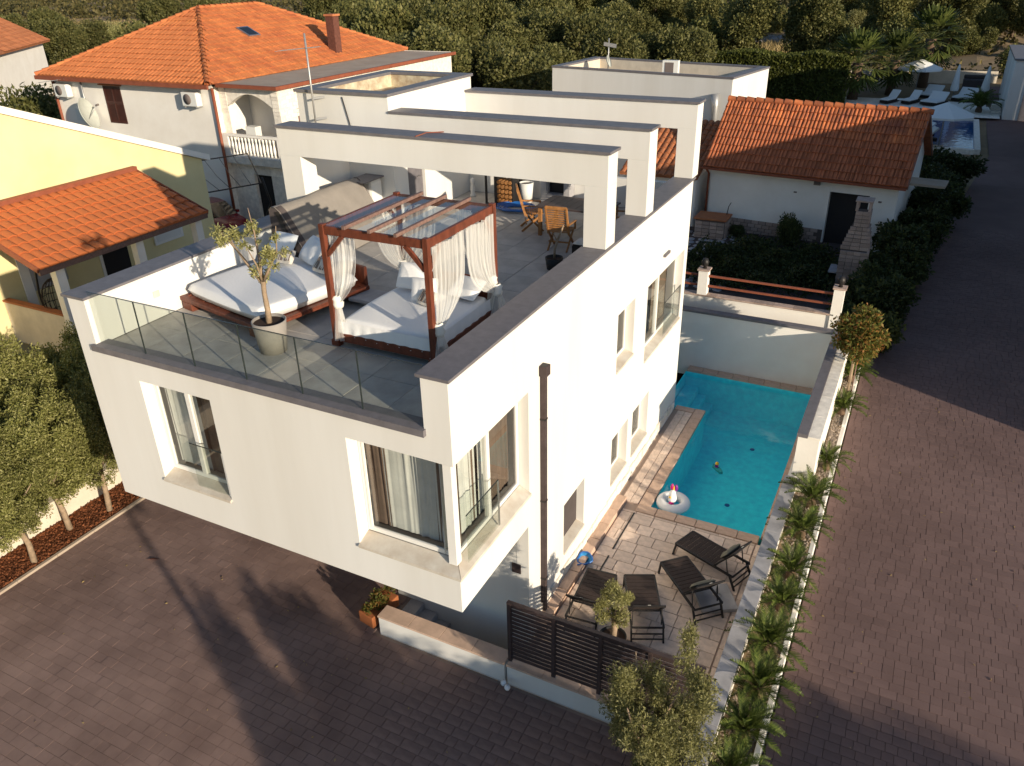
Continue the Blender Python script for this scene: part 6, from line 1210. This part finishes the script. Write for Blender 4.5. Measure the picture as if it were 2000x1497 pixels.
# wall climber right of the outbuilding, oleander and trees behind the yellow house
tree('tall_shrub', 'dark tree behind the yellow house at the left edge', 'tree', (-43.0, 22.5, 0.6), crown_mesh('crown', blob_clumps((0, 0, 3.4), (2.6, 2.6, 1.9), 50, 0.9, 91), 9000, 0.26, shrub_l, 2.0, 0.5, 92), trunk_mesh('trunk', 4, 0.16, 93, darkbark))
tree('tall_shrub', 'dark bushy tree left of the satellite dish behind the yellow house', 'tree', (-39.3, 20.3, 0.6), crown_mesh('crown', blob_clumps((0, 0, 2.6), (1.5, 1.5, 1.7), 40, 0.7, 94), 7000, 0.22, hedge_l, 2.0, 0.5, 95), trunk_mesh('trunk', 3.4, 0.14, 96, darkbark))
ole = thing('oleander', 'pink flowering oleander behind the white verge of the yellow house', 'bush', (-37.6, 18.3, 0.5), 0, None, local=True); link('stem', trunk_mesh('stem', 3.0, 0.06, 5, darkbark, 6, 0.8, 0.02, 0.2), ole); link('foliage', crown_mesh('foliage', blob_clumps((0, 0, 2.7), (1.8, 1.0, 1.1), 30, 0.5, 97), 3800, 0.20, olive_l, 3, 0.5, 98), ole); link('flowers', crown_mesh('flowers', blob_clumps((-0.3, -0.4, 3.2), (1.7, 0.9, 0.8), 14, 0.35, 99), 1300, 0.14, pinkfl, 1.3, 0.6, 99), ole)
tree('shrub', 'green shrub behind the terrace corner beside the washing line', 'bush', (-20.3, 19.0, 0.55), hb[1], bt, 0.8, (0.8, 0.8, 1.1))
# palms
def palm(label, loc, h, s, seed):
    t = thing('palm_tree', label, 'palm', loc, 0, 'fan palms on the far pool terrace', local=True); rd = random.Random(seed)
    MB().tube([(0, 0, -0.1), (0.03, 0.02, h*0.5), (0, 0, h)], [0.26*s, 0.20*s, 0.24*s], 12).build('trunk', palmbark, t); mb = MB()
    for k in range(38):
        a = k*2.4; e = math.radians(80-135*(k/38)); st = Vector((math.cos(a)*math.cos(e), math.sin(a)*math.cos(e), math.sin(e))); side = Vector((-math.sin(a), math.cos(a), 0)); b = Vector((0, 0, h))+st*0.9*s; mb.bar((0, 0, h), b, 0.03, 0.03)
        up = st.cross(side)
        for j in range(13):
            an = (j-6)*0.19; d = st*math.cos(an)+side*math.sin(an)+up*0.10*math.cos(j*PI)-Vector((0, 0, 0.25*abs(an))); w = (side*math.cos(an)-st*math.sin(an))*0.085*s; q = b+d*0.85*s*(1-0.02*j % 2); mb.quad(b-w*0.5, b+w*0.5, q+w*0.4, q-w*0.4)
    mb.build('crown', palm_l, t); return t
palm('tall fan palm at the left end of the far pool terrace', (-1.3, 68.5, 1.17), 2.9, 1.75, 1); palm('fan palm second from the left on the far pool terrace', (1.4, 71.5, 1.17), 2.9, 1.6, 2); palm('fan palm behind the open parasol on the far terrace', (3.7, 76.0, 1.2), 4.2, 1.8, 3)
# clipped hedge
hd = thing('hedge', 'long clipped hedge behind the outbuilding with a sunlit top', 'hedge', (-8, 66.5, 1.1)); rng = np.random.default_rng(8); n = 30000; x = rng.uniform(-19, -1.6, n); fc = rng.random(n); y = np.where(fc < 0.62, 65.6+rng.random(n)*0.25, 65.6+rng.random(n)*2.6); z = np.where(fc < 0.62, 1.0+rng.random(n)*3.7, 4.55+rng.random(n)*0.35+0.15*np.sin(x*1.1)); P = np.stack([x+8, y-66.5, z-1.1], 1)
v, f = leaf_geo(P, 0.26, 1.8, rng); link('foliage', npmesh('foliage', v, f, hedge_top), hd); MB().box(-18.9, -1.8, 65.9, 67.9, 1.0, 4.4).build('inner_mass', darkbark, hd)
# the wood and the maquis slope
TC = []
for i in range(5): TC.append(crown_mesh('wood_crown', blob_clumps((0, 0, 4.2), (1.9, 1.9, 1.7), 26, 1.05, 200+i)+blob_clumps((0, 0, 2.2), (2.0, 2.0, 0.7), 12, 0.8, 220+i), 17000, 0.23, wood_l, 1.7, 0.25, 240+i, 0.8))
TS = [crown_mesh('shrub_crown', blob_clumps((0, 0, 1.6), (1.25, 1.25, 0.9), 18, 0.75, 260+i), 9000, 0.20, shrub_l, 1.8, 0.28, 270+i, 0.8) for i in range(3)]
TO = [crown_mesh('grey_olive_crown', blob_clumps((0, 0, 2.0), (1.3, 1.3, 0.95), 20, 0.65, 280+i), 9000, 0.18, olive_y, 2.6, 0.35, 290+i) for i in range(2)]
TT = trunk_mesh('wood_trunk', 4.6, 0.17, 300, darkbark, 5, 0.8); TTs = trunk_mesh('shrub_trunk', 2.0, 0.08, 301, darkbark, 5, 0.8, 0.05, 0.3)
def inview(x, y, z, mx=0.06):
    d = m.inverted() @ Vector((x, y, z)); k = cam.lens/36.0
    if d.z > -1: return False
    u = -d.x/d.z*k; w_ = -d.y/d.z*k
    return abs(u) < 0.5+mx and abs(w_) < 0.5*766/1024+mx
def blocked(x, y):
    if -39 < x < -19.5 and 17 < y < 40: return True
    if -17.5 < x < -2 and 33 < y < 44.5: return True
    if x > -20 and 62 < y < 80: return True
    if x > -9 and y < 80: return True
    if -82 < x < -62 and 28 < y < 62: return True
    if ((x+13)/7.5)**2+((y-97)/14)**2 < 1: return True
    if ((x+148)/24)**2+((y-100)/16)**2 < 1: return True
    return False
rd = random.Random(21); cand = []
for iy in range(60):
    y = 41+iy*(3.6 if iy < 12 else 4.4)
    if y > 128: break
    sp = 4.6 if y < 85 else 5.8
    for ix in range(70):
        x = -190+ix*sp+rd.uniform(-1.7, 1.7)+(sp/2 if iy % 2 else 0); yy = y+rd.uniform(-1.5, 1.5)
        if x > 30 or blocked(x, yy) or not inview(x, yy, gz(x, yy)+2.5): continue
        cand.append((x, yy))
LM = [(-1.55, 'slope above the left corner house'), (-1.15, 'slope left of the orange hipped roof'), (-0.9, 'slope behind the orange hipped roof'), (-0.72, 'slope behind the brown chimney'), (-0.58, 'wood behind the stair tower'), (-0.44, 'wood left of the second flat-roofed villa'), (-0.32, 'wood behind the second flat-roofed villa'), (-0.2, 'slope above the clipped hedge'), (-0.08, 'slope behind the far pool terrace'), (0.06, 'slope at the upper right corner')]
cand.sort(key=lambda p: (p[0]-5)**2+(p[1]+8)**2); cnt = 0
for (x, y) in cand[:290]:
    z = gz(x, y)-0.05; px_ = x/(y+8.0); r = rd.random()
    left = px_ < -0.75; mid = -0.75 <= px_ < -0.36
    if mid: kind = 'wood' if r < 0.85 else 'shrub'; grp, where = 'trees of the wood behind the villas', 'dense wood behind the villas'
    elif left: kind = 'olive' if r < 0.45 else 'shrub' if r < 0.85 else 'wood'; grp, where = 'trees behind the orange-roofed house', 'slope behind the orange-roofed house'
    else: kind = 'shrub' if r < 0.5 else 'olive' if r < 0.72 else 'wood'; grp, where = 'trees on the slope above the hedge', 'slope above the clipped hedge'
    b = min(range(len(LM)), key=lambda q: abs(LM[q][0]-px_)); dist = math.hypot(x-5, y+8); rowk = 'nearest rows' if dist < 75 else 'middle rows' if dist < 105 else 'farthest rows'
    where = LM[b][1]+', in the '+rowk; grp = 'trees '+where
    me, tr, s = {'wood': (rd.choice(TC), TT, rd.uniform(0.85, 1.25)), 'shrub': (rd.choice(TS), TTs, rd.uniform(0.85, 1.5)), 'olive': (rd.choice(TO), TTs, rd.uniform(0.8, 1.35))}[kind]
    nmx, lbx = {'wood': ('wood_tree', 'broad dense tree of the '), 'shrub': ('wild_shrub', 'rounded bushy shrub of the '), 'olive': ('wild_olive', 'pale wild olive of the ')}[kind]
    tree(nmx, lbx+where, 'tree' if kind != 'shrub' else 'shrub', (x, y, z), me, tr, rd.uniform(0, 6.28), (s, s, s*rd.uniform(0.9, 1.15)), grp+', '+{'wood': 'dense trees', 'shrub': 'shrubs', 'olive': 'wild olives'}[kind]); cnt += 1
# distant part reads as one mass
rng = np.random.default_rng(77); cl = []
for (x, y) in [(rd.uniform(-260, 45), rd.uniform(112, 215)) for _ in range(1500)]:
    if not inview(x, y, gz(x, y)+2, 0.1): continue
    s = rd.uniform(1.3, 3.4); cl.append((x, y, gz(x, y)+s*0.55, s, s, s*0.75))
Pm, d = clump_points(cl, 90000, rng, 0.5); v, f = leaf_geo(Pm, 0.75, 1.7, rng, unit(d*0.7+rng.normal(size=d.shape)*0.6)); tag(link('distant_wood', npmesh('distant_wood', v, f, maquis)), 'far scrub-covered slope reading as one mass', None, None, 'stuff')
rng = np.random.default_rng(78); n = 60000; x = rng.uniform(-190, 12, n); y = rng.uniform(40, 130, n); w_ = np.sin(x*0.35+np.sin(y*0.22)*2)+np.sin(y*0.4+x*0.11) > -0.4
x, y = x[w_], y[w_]; ok = np.array([not blocked(a, b) for a, b in zip(x, y)]); x, y = x[ok], y[ok]; z = 0.9+np.maximum(0, y-60)*0.035+rng.random(len(x))**2*1.1
v, f = leaf_geo(np.stack([x, y, z], 1), 0.55, 1.8, rng); tag(link('undergrowth', npmesh('undergrowth', v, f, maquis)), 'low scrub between the trees of the slope', None, None, 'stuff')
rng = np.random.default_rng(79); n = 14000; k = rng.random(n) < 0.35; x = np.where(k, -13+rng.normal(size=n)*4, -148+rng.normal(size=n)*15); y = np.where(k, 94+rng.normal(size=n)*6, 98+rng.normal(size=n)*10); z = gz(0, 60)+np.maximum(0, y-60)*0.035+rng.random(n)*0.5
v, f = leaf_geo(np.stack([x, y, z], 1), 0.8, 7, rng, up=2.5); tag(link('dry_grass', npmesh('dry_grass', v, f, grass_m)), 'dry yellow grass in the clearings of the slope', None, None, 'stuff')
rp = thing('rock_heap', 'heap of grey rocks in the shaded clearing above the hedge', 'rocks', (-13, 103, 2.4)); rd2 = random.Random(4)
for k in range(26):
    x, y, s = -13+rd2.uniform(-5, 5), 103+rd2.uniform(-2.5, 2.5), rd2.uniform(0.5, 1.2); mb = MB().lathe((x, y, gz(x, y)-0.2), [(0, 0), (s, 0.1), (s*0.9, s*0.5), (s*0.5, s*0.9), (0, s)], 7); mb.v = [(a+rd2.gauss(0, 0.1), b+rd2.gauss(0, 0.1), c+rd2.gauss(0, 0.08)) for a, b, c in mb.v]; mb.build('rock', rock, rp)
# trees outside the frame: their shadows fall on the driveway, the road and the pool wall
sc_ = [crown_mesh('shade_crown', blob_clumps((0, 0, 2.6), (0.50, 0.50, 1.8), 56, 0.25, 400+i, 2.2), 6500, 0.15, wood_l, 2.2, 0.6, 401+i) for i in range(2)]
stt = trunk_mesh('shade_trunk', 4.2, 0.09, 402, darkbark, 6, 0.2, 0.03, 0.5)
for i, (c, da, s) in enumerate(((-2.25, 0.0, 1.04), (-1.75, -1.0, 0.92), (-1.2, 0.6, 1.0), (-0.75, -1.2, 1.06), (-0.2, 0.3, 0.84), (0.25, -1.5, 0.98), (0.8, 0.0, 0.78), (1.3, -1.0, 0.86), (-1.5, -3.2, 0.9), (-0.5, -3.5, 0.95), (0.5, -3.2, 0.85))):
    a_ = -12+da; tree('roadside_tree', 'slender roadside tree outside the picture that shades the driveway', 'tree', (-.9*a_+.43*c, .43*a_+.9*c, 0), sc_[i % 2], stt, i*1.7, (s*1.1, s*1.1, s), 'roadside trees shading the driveway')
tree('umbrella_pine', 'flat-topped pine across the road whose shadow falls on the pavers', 'tree', (28.6, -8.5, 0), crown_mesh('pine_crown', blob_clumps((0, 0, 5.9), (2.2, 2.2, 0.45), 60, 0.7, 410, 0.6), 12000, 0.22, wood_l, 3, 0.6, 411), trunk_mesh('pine_trunk', 6.0, 0.2, 412, darkbark, 6, 0.7, 0.03, 0.7))
# dry litter on the paving
rng = np.random.default_rng(90); n = 150; P = np.stack([rng.uniform(-11, 3, n), rng.uniform(-4.5, 1.2, n), np.full(n, 0.012)], 1); P[:60, 0] = rng.uniform(4.8, 9, 60); P[:60, 1] = rng.uniform(2, 16, 60); P[:60, 2] = 0.015+np.clip((P[:60, 1]-3)/27, 0, 1)*0.9
v, f = leaf_geo(P, 0.055, 2.0, rng, unit(rng.normal(size=(n, 3))*np.array([1, 1, 0.08]))); tag(link('leaf_litter', npmesh('leaf_litter', v, f, grass_m)), 'scattered dry leaf bits on the pavers', None, None, 'stuff')
